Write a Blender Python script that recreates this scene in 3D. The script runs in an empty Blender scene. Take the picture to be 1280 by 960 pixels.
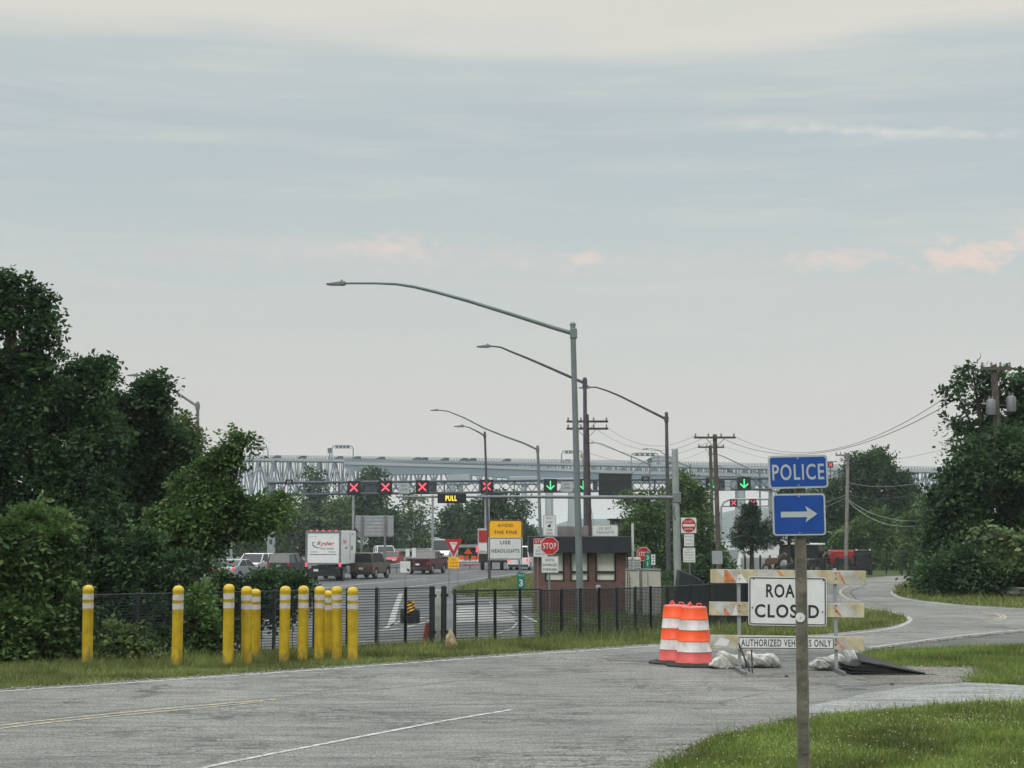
import bpy, bmesh, math, random
import numpy as np
from mathutils import Vector, Matrix
R = math.radians
random.seed(7); rng = np.random.default_rng(11)
sc = bpy.context.scene
col = sc.collection

# ------------------------------------------------------------ camera
EYE = 2.14; FP = 2000.0; TH = math.atan(187/2000)
cam = bpy.data.cameras.new('camera'); camo = bpy.data.objects.new('camera', cam); col.objects.link(camo)
camo.location = (0, 0, EYE); camo.rotation_euler = (math.pi/2+TH, 0, 0)
cam.sensor_width = 36; cam.lens = FP/1280*36; cam.clip_start = .1; cam.clip_end = 30000
sc.camera = camo
sc.render.resolution_x = 1024; sc.render.resolution_y = 768
sc.view_settings.view_transform = 'Standard'; sc.view_settings.look = 'None'
sc.view_settings.exposure = 0.0; sc.view_settings.gamma = 1
sc.render.engine = 'CYCLES'
sc.cycles.max_bounces = 6; sc.cycles.transparent_max_bounces = 6; sc.cycles.volume_bounces = 1

# ------------------------------------------------------------ sky
SUN_EL, SUN_AZ = R(38), R(215)      # behind the camera, to its left
w = bpy.data.worlds.new('World'); sc.world = w; w.use_nodes = True
nt = w.node_tree; nt.nodes.clear(); L = nt.links
def N(t, **k):
    n = nt.nodes.new(t)
    for a, b in k.items():
        if a.startswith('i_'): n.inputs[int(a[2:])].default_value = b
        else: setattr(n, a, b)
    return n
def M(op, a, b=None, c=None, clamp=False):
    n = nt.nodes.new('ShaderNodeMath'); n.operation = op; n.use_clamp = clamp
    for i, v in enumerate((a, b, c)):
        if v is None: continue
        if isinstance(v, (int, float)): n.inputs[i].default_value = v
        else: L.new(v, n.inputs[i])
    return n.outputs[0]
def MIXC(f, a, b):
    n = nt.nodes.new('ShaderNodeMix'); n.data_type = 'RGBA'
    for i, v in ((0, f), (6, a), (7, b)):
        if isinstance(v, (int, float, tuple)): n.inputs[i].default_value = v
        else: L.new(v, n.inputs[i])
    return n.outputs[2]
def RAMP(f, stops, interp='EASE'):
    n = nt.nodes.new('ShaderNodeValToRGB'); n.color_ramp.interpolation = interp
    e = n.color_ramp.elements
    while len(e) < len(stops): e.new(.5)
    for i, (p, c) in enumerate(stops):
        e[i].position = p; e[i].color = (*c, 1) if len(c) == 3 else c
    L.new(f, n.inputs[0]); return n.outputs[0]
tc = N('ShaderNodeTexCoord'); sx = N('ShaderNodeSeparateXYZ'); L.new(tc.outputs['Generated'], sx.inputs[0])
X_, Y_, Z_ = sx.outputs
az = M('ARCTAN2', X_, Y_); el = M('ARCSINE', Z_)
cb = N('ShaderNodeCombineXYZ'); L.new(M('MULTIPLY', az, 3.2), cb.inputs[0]); L.new(M('MULTIPLY', el, 26), cb.inputs[1])
n1 = N('ShaderNodeTexNoise'); n1.inputs['Scale'].default_value = 1.0; n1.inputs['Detail'].default_value = 6; n1.inputs['Roughness'].default_value = .52
L.new(cb.outputs[0], n1.inputs['Vector'])
cb2 = N('ShaderNodeCombineXYZ'); L.new(M('MULTIPLY', az, 6), cb2.inputs[0]); L.new(M('MULTIPLY', el, 70), cb2.inputs[1]); cb2.inputs[2].default_value = 4.3
n2 = N('ShaderNodeTexNoise'); n2.inputs['Scale'].default_value = 1.0; n2.inputs['Detail'].default_value = 8; n2.inputs['Roughness'].default_value = .6
L.new(cb2.outputs[0], n2.inputs['Vector'])
elw = M('ADD', el, M('MULTIPLY', M('SUBTRACT', n1.outputs[0], .5), .06))
t = M('DIVIDE', elw, 0.40, clamp=True)        # 0.40 rad = 22.9 deg
base = RAMP(t, [(0, (.655, .622, .588)), (.20, (.640, .622, .592)), (.36, (.585, .615, .590)), (.44, (.545, .600, .590)),
                (.55, (.505, .572, .580)), (.64, (.492, .565, .578)), (.72, (.540, .600, .600)), (.785, (.740, .720, .650)), (1.0, (.56, .60, .60))])
streak = M('MULTIPLY', M('SUBTRACT', n2.outputs[0], .47, clamp=True), 2.2, clamp=True)
streak = M('MULTIPLY', streak, M('MULTIPLY', M('SUBTRACT', el, .06, clamp=True), 6, clamp=True))
base = MIXC(streak, base, (.70, .69, .64, 1))
# small warm cumulus heads low over the horizon, pale streak to the right
def puff(ca, ce, ra, re, hard, amt, colr, base, tilt=0):
    cbp = N('ShaderNodeCombineXYZ'); L.new(M('MULTIPLY', az, 70), cbp.inputs[0]); L.new(M('MULTIPLY', el, 120), cbp.inputs[1])
    nn = N('ShaderNodeTexNoise'); nn.inputs['Scale'].default_value = 1; nn.inputs['Detail'].default_value = 7; nn.inputs['Roughness'].default_value = .6
    L.new(cbp.outputs[0], nn.inputs['Vector'])
    da = M('DIVIDE', M('SUBTRACT', az, ca), ra)
    de = M('DIVIDE', M('SUBTRACT', M('SUBTRACT', el, ce), M('MULTIPLY', M('SUBTRACT', az, ca), tilt)), re)
    d = M('SQRT', M('ADD', M('MULTIPLY', da, da), M('MULTIPLY', de, de)))
    v = M('ADD', M('SUBTRACT', 1, d), M('MULTIPLY', M('SUBTRACT', nn.outputs[0], .5), 2.8))
    return MIXC(M('MULTIPLY', M('MULTIPLY', v, hard, clamp=True), amt, clamp=True), base, colr)
warm = (.80, .67, .60, 1)
base = puff(-.10, .172, .20, .016, .7, .5, (.70, .63, .58, 1), base)
base = puff(.14, .170, .22, .012, .7, .4, (.70, .63, .58, 1), base)
base = puff(-.075, .178, .036, .008, 1.1, .7, warm, base)
base = puff(.048, .171, .012, .005, 1.2, .7, warm, base)
base = puff(.20, .168, .04, .007, 1.0, .7, warm, base)
base = puff(.280, .166, .038, .011, 1.3, .85, (.84, .67, .59, 1), base)
base = puff(.322, .176, .022, .012, 1.3, .85, (.84, .67, .59, 1), base)
base = puff(.235, .243, .095, .0040, .8, .75, (.78, .76, .72, 1), base, -.09)
# the overcast dome is brighter towards the zenith
zen = RAMP(M('DIVIDE', el, 1.5708, clamp=True), [(0, (1, 1, 1)), (.22, (1, 1, 1)), (.42, (1.0, 1.0, 1.0)), (1, (1, 1, 1))])
gain = M('ADD', 1, M('MULTIPLY', M('MULTIPLY', M('SUBTRACT', el, .36, clamp=True), 2.2, clamp=True), 3.0))
vm = N('ShaderNodeVectorMath', operation='SCALE'); L.new(base, vm.inputs[0]); L.new(M('MULTIPLY', gain, 10), vm.inputs['Scale'])
sky = N('ShaderNodeTexSky', sky_type='NISHITA', sun_disc=False); sky.sun_elevation = SUN_EL; sky.sun_rotation = SUN_AZ
out = MIXC(.93, sky.outputs[0], vm.outputs[0])
bg = N('ShaderNodeBackground'); bg.inputs[1].default_value = .1; L.new(out, bg.inputs[0])
wo = N('ShaderNodeOutputWorld'); L.new(bg.outputs[0], wo.inputs[0])

sl = bpy.data.lights.new('sun', 'SUN'); sl.energy = .9; sl.angle = R(18); sl.color = (1, .94, .86)
so = bpy.data.objects.new('sun', sl); col.objects.link(so)
sd = Vector((math.sin(SUN_AZ)*math.cos(SUN_EL), math.cos(SUN_AZ)*math.cos(SUN_EL), math.sin(SUN_EL)))
so.rotation_euler = sd.to_track_quat('Z', 'Y').to_euler(); so.location = (0, -10, 40)

# ------------------------------------------------------------ pixel helpers (1280x960 photo pixels -> world)
def ray(px, py):
    a = (px-640)/FP; u = (480-py)/FP
    return a, math.cos(TH)-u*math.sin(TH), math.sin(TH)+u*math.cos(TH)
def P(px, py, D):
    x, y, z = ray(px, py); t = D/y
    return Vector((x*t, D, EYE+z*t))
def G(px, py, z=0.0):
    x, y, k = ray(px, py); t = (z-EYE)/k
    return Vector((x*t, y*t, z))
PL = -1.2     # level of the toll plaza, below the near road

# ------------------------------------------------------------ materials
MATS = {}
def nodes_of(m):
    m.use_nodes = True; return m.node_tree
def mat(name, c, rough=.6, metal=0, var=.12, scale=6.0, emit=None, es=1.0, bump=0, bscale=30, c2=None, lo=.35, hi=.65, spec=.4):
    if name in MATS: return MATS[name]
    m = bpy.data.materials.new(name); t = nodes_of(m); b = t.nodes['Principled BSDF']
    b.inputs['Roughness'].default_value = rough; b.inputs['Metallic'].default_value = metal
    b.inputs['Specular IOR Level'].default_value = spec
    tc = t.nodes.new('ShaderNodeTexCoord')
    n = t.nodes.new('ShaderNodeTexNoise'); n.inputs['Scale'].default_value = scale; n.inputs['Detail'].default_value = 5
    t.links.new(tc.outputs['Object'], n.inputs['Vector'])
    r = t.nodes.new('ShaderNodeValToRGB'); e = r.color_ramp.elements
    if c2 is None:
        a_ = tuple(max(0, x*(1-var)) for x in c); b_ = tuple(x*(1+var) for x in c)
    else: a_, b_ = c, c2
    e[0].color = (*a_, 1); e[1].color = (*b_, 1); e[0].position = lo; e[1].position = hi
    t.links.new(n.outputs[0], r.inputs[0]); t.links.new(r.outputs[0], b.inputs['Base Color'])
    if emit:
        b.inputs['Emission Color'].default_value = (*emit, 1); b.inputs['Emission Strength'].default_value = es
    if bump:
        n2 = t.nodes.new('ShaderNodeTexNoise'); n2.inputs['Scale'].default_value = bscale; n2.inputs['Detail'].default_value = 4
        t.links.new(tc.outputs['Object'], n2.inputs['Vector'])
        bp = t.nodes.new('ShaderNodeBump'); bp.inputs['Strength'].default_value = bump; bp.inputs['Distance'].default_value = .02
        t.links.new(n2.outputs[0], bp.inputs['Height']); t.links.new(bp.outputs[0], b.inputs['Normal'])
    MATS[name] = m; return m

def asphalt(name, dark, light, crack=.5, crack_scale=.55, patch=None):
    m = bpy.data.materials.new(name); t = nodes_of(m); b = t.nodes['Principled BSDF']; K = t.links
    def nd(x, **k):
        n = t.nodes.new(x)
        for a, v in k.items():
            if a in ('Scale', 'Detail', 'Roughness', 'Distortion', 'Randomness'): n.inputs[a].default_value = v
            else: setattr(n, a, v)
        return n
    tc = nd('ShaderNodeTexCoord'); mp = nd('ShaderNodeMapping'); mp.inputs['Scale'].default_value = (1, .55, 1)
    mp.inputs['Rotation'].default_value = (0, 0, .12)
    K.new(tc.outputs['Object'], mp.inputs[0])
    big = nd('ShaderNodeTexNoise', Scale=.22, Detail=6, Roughness=.65); K.new(mp.outputs[0], big.inputs['Vector'])
    fine = nd('ShaderNodeTexNoise', Scale=38, Detail=3, Roughness=.7); K.new(tc.outputs['Object'], fine.inputs['Vector'])
    r1 = nd('ShaderNodeValToRGB'); r1.color_ramp.elements[0].position = .36; r1.color_ramp.elements[1].position = .62
    r1.color_ramp.elements[0].color = (*dark, 1); r1.color_ramp.elements[1].color = (*light, 1); K.new(big.outputs[0], r1.inputs[0])
    r2 = nd('ShaderNodeValToRGB'); r2.color_ramp.elements[0].position = .36; r2.color_ramp.elements[1].position = .62
    r2.color_ramp.elements[0].color = (.33, .33, .33, 1); r2.color_ramp.elements[1].color = (1.35, 1.33, 1.3, 1); K.new(fine.outputs[0], r2.inputs[0])
    mx = nd('ShaderNodeMix', data_type='RGBA', blend_type='MULTIPLY'); mx.inputs[0].default_value = .9
    K.new(r1.outputs[0], mx.inputs[6]); K.new(r2.outputs[0], mx.inputs[7])
    # long drag-worn streaks across the surface
    ms = nd('ShaderNodeMapping'); ms.inputs['Scale'].default_value = (.55, 3.2, 1); ms.inputs['Rotation'].default_value = (0, 0, -.12); K.new(tc.outputs['Object'], ms.inputs[0])
    stn = nd('ShaderNodeTexNoise', Scale=1.3, Detail=9, Roughness=.78); K.new(ms.outputs[0], stn.inputs['Vector'])
    r3 = nd('ShaderNodeValToRGB'); r3.color_ramp.elements[0].position = .30; r3.color_ramp.elements[1].position = .58
    r3.color_ramp.elements[0].color = (.34, .34, .34, 1); r3.color_ramp.elements[1].color = (1.08, 1.08, 1.07, 1); K.new(stn.outputs[0], r3.inputs[0])
    mx3 = nd('ShaderNodeMix', data_type='RGBA', blend_type='MULTIPLY'); mx3.inputs[0].default_value = .8; K.new(mx.outputs[2], mx3.inputs[6]); K.new(r3.outputs[0], mx3.inputs[7])
    # cracks: warped cell borders, broken up by a mask, at two sizes
    outc = mx3.outputs[2]
    mp2 = nd('ShaderNodeMapping'); mp2.inputs['Scale'].default_value = (.42, 2.3, 1); mp2.inputs['Rotation'].default_value = (0, 0, -.10); K.new(tc.outputs['Object'], mp2.inputs[0])
    for sc_, wd, am, wv, mq in ((crack_scale, .016, crack, .5, mp), (crack_scale*3.1, .028, crack*.75, .25, mp), (.95, .050, crack*1.3, .45, mp2), (2.3, .07, crack*.9, .3, mp2)):
        wn = nd('ShaderNodeTexNoise', Scale=1.6, Detail=5, Roughness=.7); K.new(tc.outputs['Object'], wn.inputs['Vector'])
        vm = nd('ShaderNodeVectorMath', operation='MULTIPLY_ADD'); K.new(wn.outputs['Color'], vm.inputs[0]); vm.inputs[1].default_value = (wv*2, wv*2, 0)
        K.new(mq.outputs[0], vm.inputs[2])
        vo = nd('ShaderNodeTexVoronoi', feature='DISTANCE_TO_EDGE', Scale=sc_); K.new(vm.outputs[0], vo.inputs['Vector'])
        cr = nd('ShaderNodeMath', operation='LESS_THAN'); K.new(vo.outputs['Distance'], cr.inputs[0]); cr.inputs[1].default_value = wd*.55
        mk = nd('ShaderNodeTexNoise', Scale=.5, Detail=3); K.new(tc.outputs['Object'], mk.inputs['Vector'])
        mr = nd('ShaderNodeMapRange'); K.new(mk.outputs[0], mr.inputs[0]); mr.inputs[1].default_value = .42; mr.inputs[2].default_value = .58
        mm = nd('ShaderNodeMath', operation='MULTIPLY'); K.new(cr.outputs[0], mm.inputs[0]); K.new(mr.outputs[0], mm.inputs[1])
        m2 = nd('ShaderNodeMath', operation='MULTIPLY'); K.new(mm.outputs[0], m2.inputs[0]); m2.inputs[1].default_value = am
        mc = nd('ShaderNodeMix', data_type='RGBA'); K.new(m2.outputs[0], mc.inputs[0]); K.new(outc, mc.inputs[6]); mc.inputs[7].default_value = (.035, .034, .032, 1)
        outc = mc.outputs[2]
    K.new(outc, b.inputs['Base Color']); b.inputs['Roughness'].default_value = .85; b.inputs['Specular IOR Level'].default_value = .3
    bp = nd('ShaderNodeBump'); bp.inputs['Strength'].default_value = .5; bp.inputs['Distance'].default_value = .01
    K.new(fine.outputs[0], bp.inputs['Height']); K.new(bp.outputs[0], b.inputs['Normal'])
    return m

def leafmat(name, c1, c2, c3=None, trans=.3):
    if name in MATS: return MATS[name]
    m = bpy.data.materials.new(name); t = nodes_of(m); t.nodes.clear(); K = t.links
    g = t.nodes.new('ShaderNodeNewGeometry'); r = t.nodes.new('ShaderNodeValToRGB'); e = r.color_ramp.elements
    e[0].color = (*c1, 1); e[1].color = (*c2, 1)
    if c3: x = e.new(.82); x.color = (*c2, 1); e[2].color = (*c3, 1); e[2].position = 1
    K.new(g.outputs['Random Per Island'], r.inputs[0])
    n = t.nodes.new('ShaderNodeTexNoise'); n.inputs['Scale'].default_value = .9; K.new(g.outputs['Position'], n.inputs['Vector'])
    mr = t.nodes.new('ShaderNodeMapRange'); mr.inputs[1].default_value = .3; mr.inputs[2].default_value = .7; mr.inputs[3].default_value = .50; mr.inputs[4].default_value = 1.6
    K.new(n.outputs[0], mr.inputs[0])
    vm = t.nodes.new('ShaderNodeVectorMath'); vm.operation = 'SCALE'; K.new(r.outputs[0], vm.inputs[0]); K.new(mr.outputs[0], vm.inputs['Scale'])
    d = t.nodes.new('ShaderNodeBsdfPrincipled'); d.inputs['Roughness'].default_value = .6; d.inputs['Specular IOR Level'].default_value = .25
    tr = t.nodes.new('ShaderNodeBsdfTranslucent'); mx = t.nodes.new('ShaderNodeMixShader'); mx.inputs[0].default_value = trans
    K.new(vm.outputs[0], d.inputs['Base Color']); K.new(vm.outputs[0], tr.inputs[0])
    K.new(d.outputs[0], mx.inputs[1]); K.new(tr.outputs[0], mx.inputs[2])
    o = t.nodes.new('ShaderNodeOutputMaterial'); K.new(mx.outputs[0], o.inputs[0]); MATS[name] = m; return m

# ------------------------------------------------------------ object helpers
def tag(o, label=None, cat=None, group=None, kind=None):
    if label: o['label'] = label
    if cat: o['category'] = cat
    if group: o['group'] = group
    if kind: o['kind'] = kind
    return o
def thing(name, label, cat, loc=(0, 0, 0), rz=0, group=None):
    o = bpy.data.objects.new(name, None); col.objects.link(o); o.empty_display_size = .2
    o.location = loc; o.rotation_euler = (0, 0, rz)
    return tag(o, label, cat, group)
class MB:
    def __init__(s): s.v = []; s.f = []; s.mi = []; s.cur = 0
    def mat(s, i): s.cur = i; return s
    def add(s, vs, fs):
        o = len(s.v); s.v += [tuple(v) for v in vs]
        for f in fs: s.f.append(tuple(i+o for i in f)); s.mi.append(s.cur)
        return s
    def box(s, c, d, rz=0, rx=0, ry=0):
        m = Matrix.Rotation(rz, 3, 'Z') @ Matrix.Rotation(ry, 3, 'Y') @ Matrix.Rotation(rx, 3, 'X'); c = Vector(c)
        vs = [c + m @ Vector((x*d[0]/2, y*d[1]/2, z*d[2]/2)) for x in (-1, 1) for y in (-1, 1) for z in (-1, 1)]
        return s.add(vs, [(0, 1, 3, 2), (4, 6, 7, 5), (0, 4, 5, 1), (2, 3, 7, 6), (0, 2, 6, 4), (1, 5, 7, 3)])
    def bar(s, a, b, r0, r1=None, n=8, cap=True):
        return s.tube([a, b], [r0, r0 if r1 is None else r1], n, cap)
    def tube(s, pts, rs, n=8, cap=True):
        pts = [Vector(p) for p in pts]
        if not isinstance(rs, (list, tuple)): rs = [rs]*len(pts)
        vs = []; up = None
        for i, p in enumerate(pts):
            d = (pts[min(i+1, len(pts)-1)]-pts[max(i-1, 0)]).normalized()
            if up is None: up = Vector((0, 0, 1)) if abs(d.z) < .9 else Vector((0, 1, 0))
            x = d.cross(up).normalized(); y = x.cross(d).normalized(); up = y
            for k in range(n):
                a = 2*math.pi*(k+.5)/n; vs.append(p + (x*math.cos(a)+y*math.sin(a))*rs[i])
        fs = [(i*n+k, i*n+(k+1) % n, (i+1)*n+(k+1) % n, (i+1)*n+k) for i in range(len(pts)-1) for k in range(n)]
        if cap: fs += [tuple(range(n))[::-1], tuple(range((len(pts)-1)*n, len(pts)*n))]
        return s.add(vs, fs)
    def lathe(s, prof, c=(0, 0, 0), n=20):
        vs = [(c[0]+r*math.cos(2*math.pi*k/n), c[1]+r*math.sin(2*math.pi*k/n), c[2]+z) for r, z in prof for k in range(n)]
        fs = [(i*n+k, i*n+(k+1) % n, (i+1)*n+(k+1) % n, (i+1)*n+k) for i in range(len(prof)-1) for k in range(n)]
        fs += [tuple(range(n))[::-1], tuple(range((len(prof)-1)*n, len(prof)*n))]
        return s.add(vs, fs)
    def prism(s, poly, lo, hi, axis='y', top=None):
        """polygon in the plane across axis, extruded from lo to hi; top = alternative polygon at hi"""
        def pt(p, h): return (p[0], h, p[1]) if axis == 'y' else ((h, p[0], p[1]) if axis == 'x' else (p[0], p[1], h))
        n = len(poly); q = top or poly
        vs = [pt(p, lo) for p in poly]+[pt(p, hi) for p in q]
        return s.add(vs, [tuple(range(n))[::-1], tuple(range(n, 2*n))]+[(i, (i+1) % n, n+(i+1) % n, n+i) for i in range(n)])
    def build(s, name, mats, parent=None, smooth=35, bevel=0, label=None):
        me = bpy.data.meshes.new(name); me.from_pydata(s.v, [], s.f)
        for m in (mats if isinstance(mats, (list, tuple)) else [mats]): me.materials.append(m)
        me.polygons.foreach_set('material_index', s.mi)
        bm = bmesh.new(); bm.from_mesh(me); bmesh.ops.recalc_face_normals(bm, faces=bm.faces); bm.to_mesh(me); bm.free()
        if smooth:
            me.shade_smooth(); me.set_sharp_from_angle(angle=R(smooth))
        o = bpy.data.objects.new(name, me); col.objects.link(o)
        if parent: o.parent = parent
        if bevel:
            b = o.modifiers.new('bevel', 'BEVEL'); b.width = bevel; b.segments = 2; b.limit_method = 'ANGLE'; b.angle_limit = R(40)
        if label: o['label'] = label
        return o
def rrect(w, h, r, cx=0, cz=0, n=5):
    pts = []
    for sx_, sz_, a0 in ((1, -1, -90), (1, 1, 0), (-1, 1, 90), (-1, -1, 180)):
        for k in range(n+1):
            a = R(a0+90*k/n); pts.append((cx+sx_*(w/2-r)+r*math.cos(a), cz+sz_*(h/2-r)+r*math.sin(a)))
    return pts
def ngon(r, n, rot=0, cx=0, cz=0): return [(cx+r*math.cos(2*math.pi*k/n+rot), cz+r*math.sin(2*math.pi*k/n+rot)) for k in range(n)]
def text(s, parent, cx, cz, h, m, y, w=None, bold=.0, shear=0, name='lettering', rot=None, mirror=1):
    """letters standing in the XZ plane, facing -Y, cap height h, optional fixed width w"""
    c = bpy.data.curves.new(name, 'FONT'); c.body = s; c.align_x = 'CENTER'; c.offset = bold; c.extrude = .01; c.shear = shear; c.resolution_u = 4; c.space_character = 1.14
    o = bpy.data.objects.new(name, c); me = bpy.data.meshes.new_from_object(o); bpy.data.objects.remove(o); bpy.data.curves.remove(c)
    n = len(me.vertices); a = np.zeros(n*3, 'f'); me.vertices.foreach_get('co', a); a = a.reshape(-1, 3)
    mn, mx = a.min(0), a.max(0); k = h/(mx[1]-mn[1]); kx = (w/(mx[0]-mn[0])) if w else k
    q = np.zeros_like(a); q[:, 0] = cx+(a[:, 0]-(mn[0]+mx[0])/2)*kx; q[:, 2] = cz+(a[:, 1]-(mn[1]+mx[1])/2)*k; q[:, 1] = y-(a[:, 2]-mn[2])/(mx[2]-mn[2])*.003
    me.vertices.foreach_set('co', q.ravel()); me.materials.clear(); me.materials.append(m); me.update(); me.name = name
    ob = bpy.data.objects.new(name, me); col.objects.link(ob); ob.parent = parent
    if rot: ob.location, ob.rotation_euler = rot
    return ob
def copy_tree(o, parent=None, label=None):
    c = o.copy(); col.objects.link(c); c.parent = parent
    for ch in list(o.children): copy_tree(ch, c)
    if label: c['label'] = label
    return c
def fastmesh(name, V, F, m, parent=None):
    """V (n,3), F (m,k) arrays"""
    me = bpy.data.meshes.new(name); k = F.shape[1]
    me.vertices.add(len(V)); me.vertices.foreach_set('co', V.astype('f').ravel())
    me.loops.add(F.size); me.loops.foreach_set('vertex_index', F.astype('i').ravel())
    me.polygons.add(len(F)); me.polygons.foreach_set('loop_start', np.arange(0, F.size, k, dtype='i')); me.polygons.foreach_set('loop_total', np.full(len(F), k, 'i'))
    me.materials.append(m); me.update(calc_edges=True)
    o = bpy.data.objects.new(name, me); col.objects.link(o)
    if parent: o.parent = parent
    return o
# ------------------------------------------------------------ terrain
FX = np.array([-400, -30, -12, G(130, 825).x, G(450, 811).x, G(830, 793).x, G(935, 781).x, G(1000, 741).x, G(1085, 719).x, G(1150, 716).x, 60, 400])
FY = np.array([10, 18, 24, G(130, 825).y, G(450, 811).y, G(830, 793).y, G(935, 781).y, G(1000, 741).y, G(1085, 719).y, G(1150, 716).y, 110, 160])
def sstep(x): x = np.clip(x, 0, 1); return x*x*(3-2*x)
def hgt(x, y):
    d = (y-np.interp(x, FX, FY)); k = np.where((x > FX[6]) & (x < FX[8]), 3.0, 1.0)
    h = PL*sstep((d/k-.5)/3.2)
    h = h - 9*sstep((y-360)/60.)
    h = h + 0.16*sstep((np.asarray(x)-2.2)/4)*sstep((19.0-np.asarray(y)-0.12*np.asarray(x)*0)/3.0)
    return h
def axis(lo, hi, fine_lo, fine_hi, step):
    a = list(np.arange(fine_lo, fine_hi, step)); s = step; v = fine_lo
    while v > lo: s *= 1.35; v -= s; a.insert(0, v)
    s = step; v = fine_hi
    while v < hi: a.append(v); s *= 1.35; v += s
    a.append(v); return np.array(a)
xs = axis(-9000, 9000, -32, 48, .8); ys = axis(-400, 16000, 2, 112, .8)
gx, gy = np.meshgrid(xs, ys); V = np.stack([gx, gy, hgt(gx, gy)], -1).reshape(-1, 3)
nx, ny = len(xs), len(ys); ii = (np.arange(ny-1)[:, None]*nx+np.arange(nx-1)).ravel()
F = np.stack([ii, ii+1, ii+nx+1, ii+nx], -1)
grassg = mat('grass_ground', (.030, .045, .016), 1, 0, c2=(.075, .095, .033), scale=1.3, bump=.6, bscale=9, spec=.1)
o = fastmesh('ground', V, F, grassg); o.data.shade_smooth(); tag(o, kind='structure')
wm = mat('bay_water', (.05, .07, .08), .18, 0, .1, .02, bump=.3, bscale=.3)
mb = MB(); mb.add([(-9000, 400, -6), (9000, 400, -6), (9000, 16000, -6), (-9000, 16000, -6)], [(0, 1, 2, 3)]); tag(mb.build('water', wm, smooth=0), kind='structure')
# far wooded shore
mb = MB(); hm = mat('far_shore', (.03, .045, .035), 1, 0, .3, .01); n = 160; q = []
for i in range(n+1):
    x = -2600+5200*i/n; hh = 20+12*math.sin(i*.21+1)+7*math.sin(i*.77)+5*random.random()
    q.append((x, hh))
for i in range(n):
    (x0, h0), (x1, h1) = q[i], q[i+1]
    mb.add([(x0, 2300, -7), (x1, 2300, -7), (x1, 2330, h1*.8), (x0, 2330, h0*.8), (x1, 2480, h1), (x0, 2480, h0), (x1, 2900, -7), (x0, 2900, -7)], [(0, 1, 2, 3), (3, 2, 4, 5), (5, 4, 6, 7)])
tag(mb.build('hills', hm, smooth=60), kind='structure')

def inpoly(px_, py_, poly):
    c = np.zeros(px_.shape, bool); n = len(poly); j = n-1
    for i in range(n):
        xi, yi = poly[i][:2]; xj, yj = poly[j][:2]
        c ^= ((yi > py_) != (yj > py_)) & (px_ < (xj-xi)*(py_-yi)/((yj-yi)+1e-12)+xi); j = i
    return c
def smooth_poly(pts, it=2, closed=True):
    for _ in range(it):
        q = []; n = len(pts)
        for i in range(n if closed else n-1):
            a, b = Vector(pts[i][:2]), Vector(pts[(i+1) % n][:2]); q += [a*.75+b*.25, a*.25+b*.75]
        if not closed: q = [Vector(pts[0][:2])]+q+[Vector(pts[-1][:2])]
        pts = q
    return pts
def ragged(poly, amp=.04, step=.35, maxlen=12):
    q = []; n = len(poly)
    for i in range(n):
        a, b = Vector(poly[i][:2]), Vector(poly[(i+1) % n][:2]); l = (b-a).length; k = max(1, min(200, int(l/step))); nn = Vector((-(b-a).y, (b-a).x)).normalized() if l else Vector((0, 0))
        for j in range(k): q.append(a.lerp(b, j/k)+nn*random.gauss(0, amp)*(1 if j else .3))
    return q
def sheet(name, poly, z, m, kind='structure', wear=None):
    from mathutils.geometry import tessellate_polygon
    vs = [Vector((p[0], p[1], z)) for p in poly]; tr = tessellate_polygon([vs])
    me = bpy.data.meshes.new(name); me.from_pydata([tuple(v) for v in vs], [], [tuple(t) for t in tr])
    bm = bmesh.new(); bm.from_mesh(me); bmesh.ops.recalc_face_normals(bm, faces=bm.faces)
    if sum(f.normal.z for f in bm.faces) < 0: bmesh.ops.reverse_faces(bm, faces=bm.faces)
    bm.to_mesh(me); bm.free(); me.materials.append(m)
    o = bpy.data.objects.new(name, me); col.objects.link(o); return tag(o, kind=kind)
GP = lambda L_, z=0: [G(a, b, z) for a, b in L_]
edge_left = [(-900, 925), (-300, 882), (0, 862), (240, 846), (440, 832), (640, 817), (820, 805), (900, 800), (990, 796), (1060, 790), (1112, 784), (1133, 777), (1131, 771), (1105, 765)]
far_left = [(1070, 761), (1025, 755), (1012, 745), (1018, 735), (1045, 727), (1085, 722), (1110, 720.5), (1145, 719)]
right_bank = [(1147, 721), (1132, 728), (1120, 735), (1117, 741), (1126, 746), (1150, 750.5), (1200, 756), (1280, 760.5), (1500, 767)]
right_low = [(1500, 782), (1280, 790), (1200, 798), (1130, 807), (1085, 813), (1066, 822)]
gravel = [(1100, 836), (1150, 834), (1222, 835), (1212, 846), (1204, 853), (1280, 857), (1500, 862)]
near_right = [(1600, 868), (1280, 880), (1180, 885), (1090, 892), (1020, 899), (960, 909), (900, 924), (855, 943), (815, 965), (700, 1040)]
road_poly = GP(edge_left+far_left)+GP(right_bank)+GP(right_low)+GP(gravel)+GP(near_right)+[Vector((.3, 5, 0)), Vector((.3, -8, 0)), Vector((-30, -8, 0))]
road_poly = ragged([p for p in road_poly], .028, .3)
asph = asphalt('worn_asphalt', (.158, .156, .150), (.238, .233, .220))
sheet('road', road_poly, .006, asph)
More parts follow.
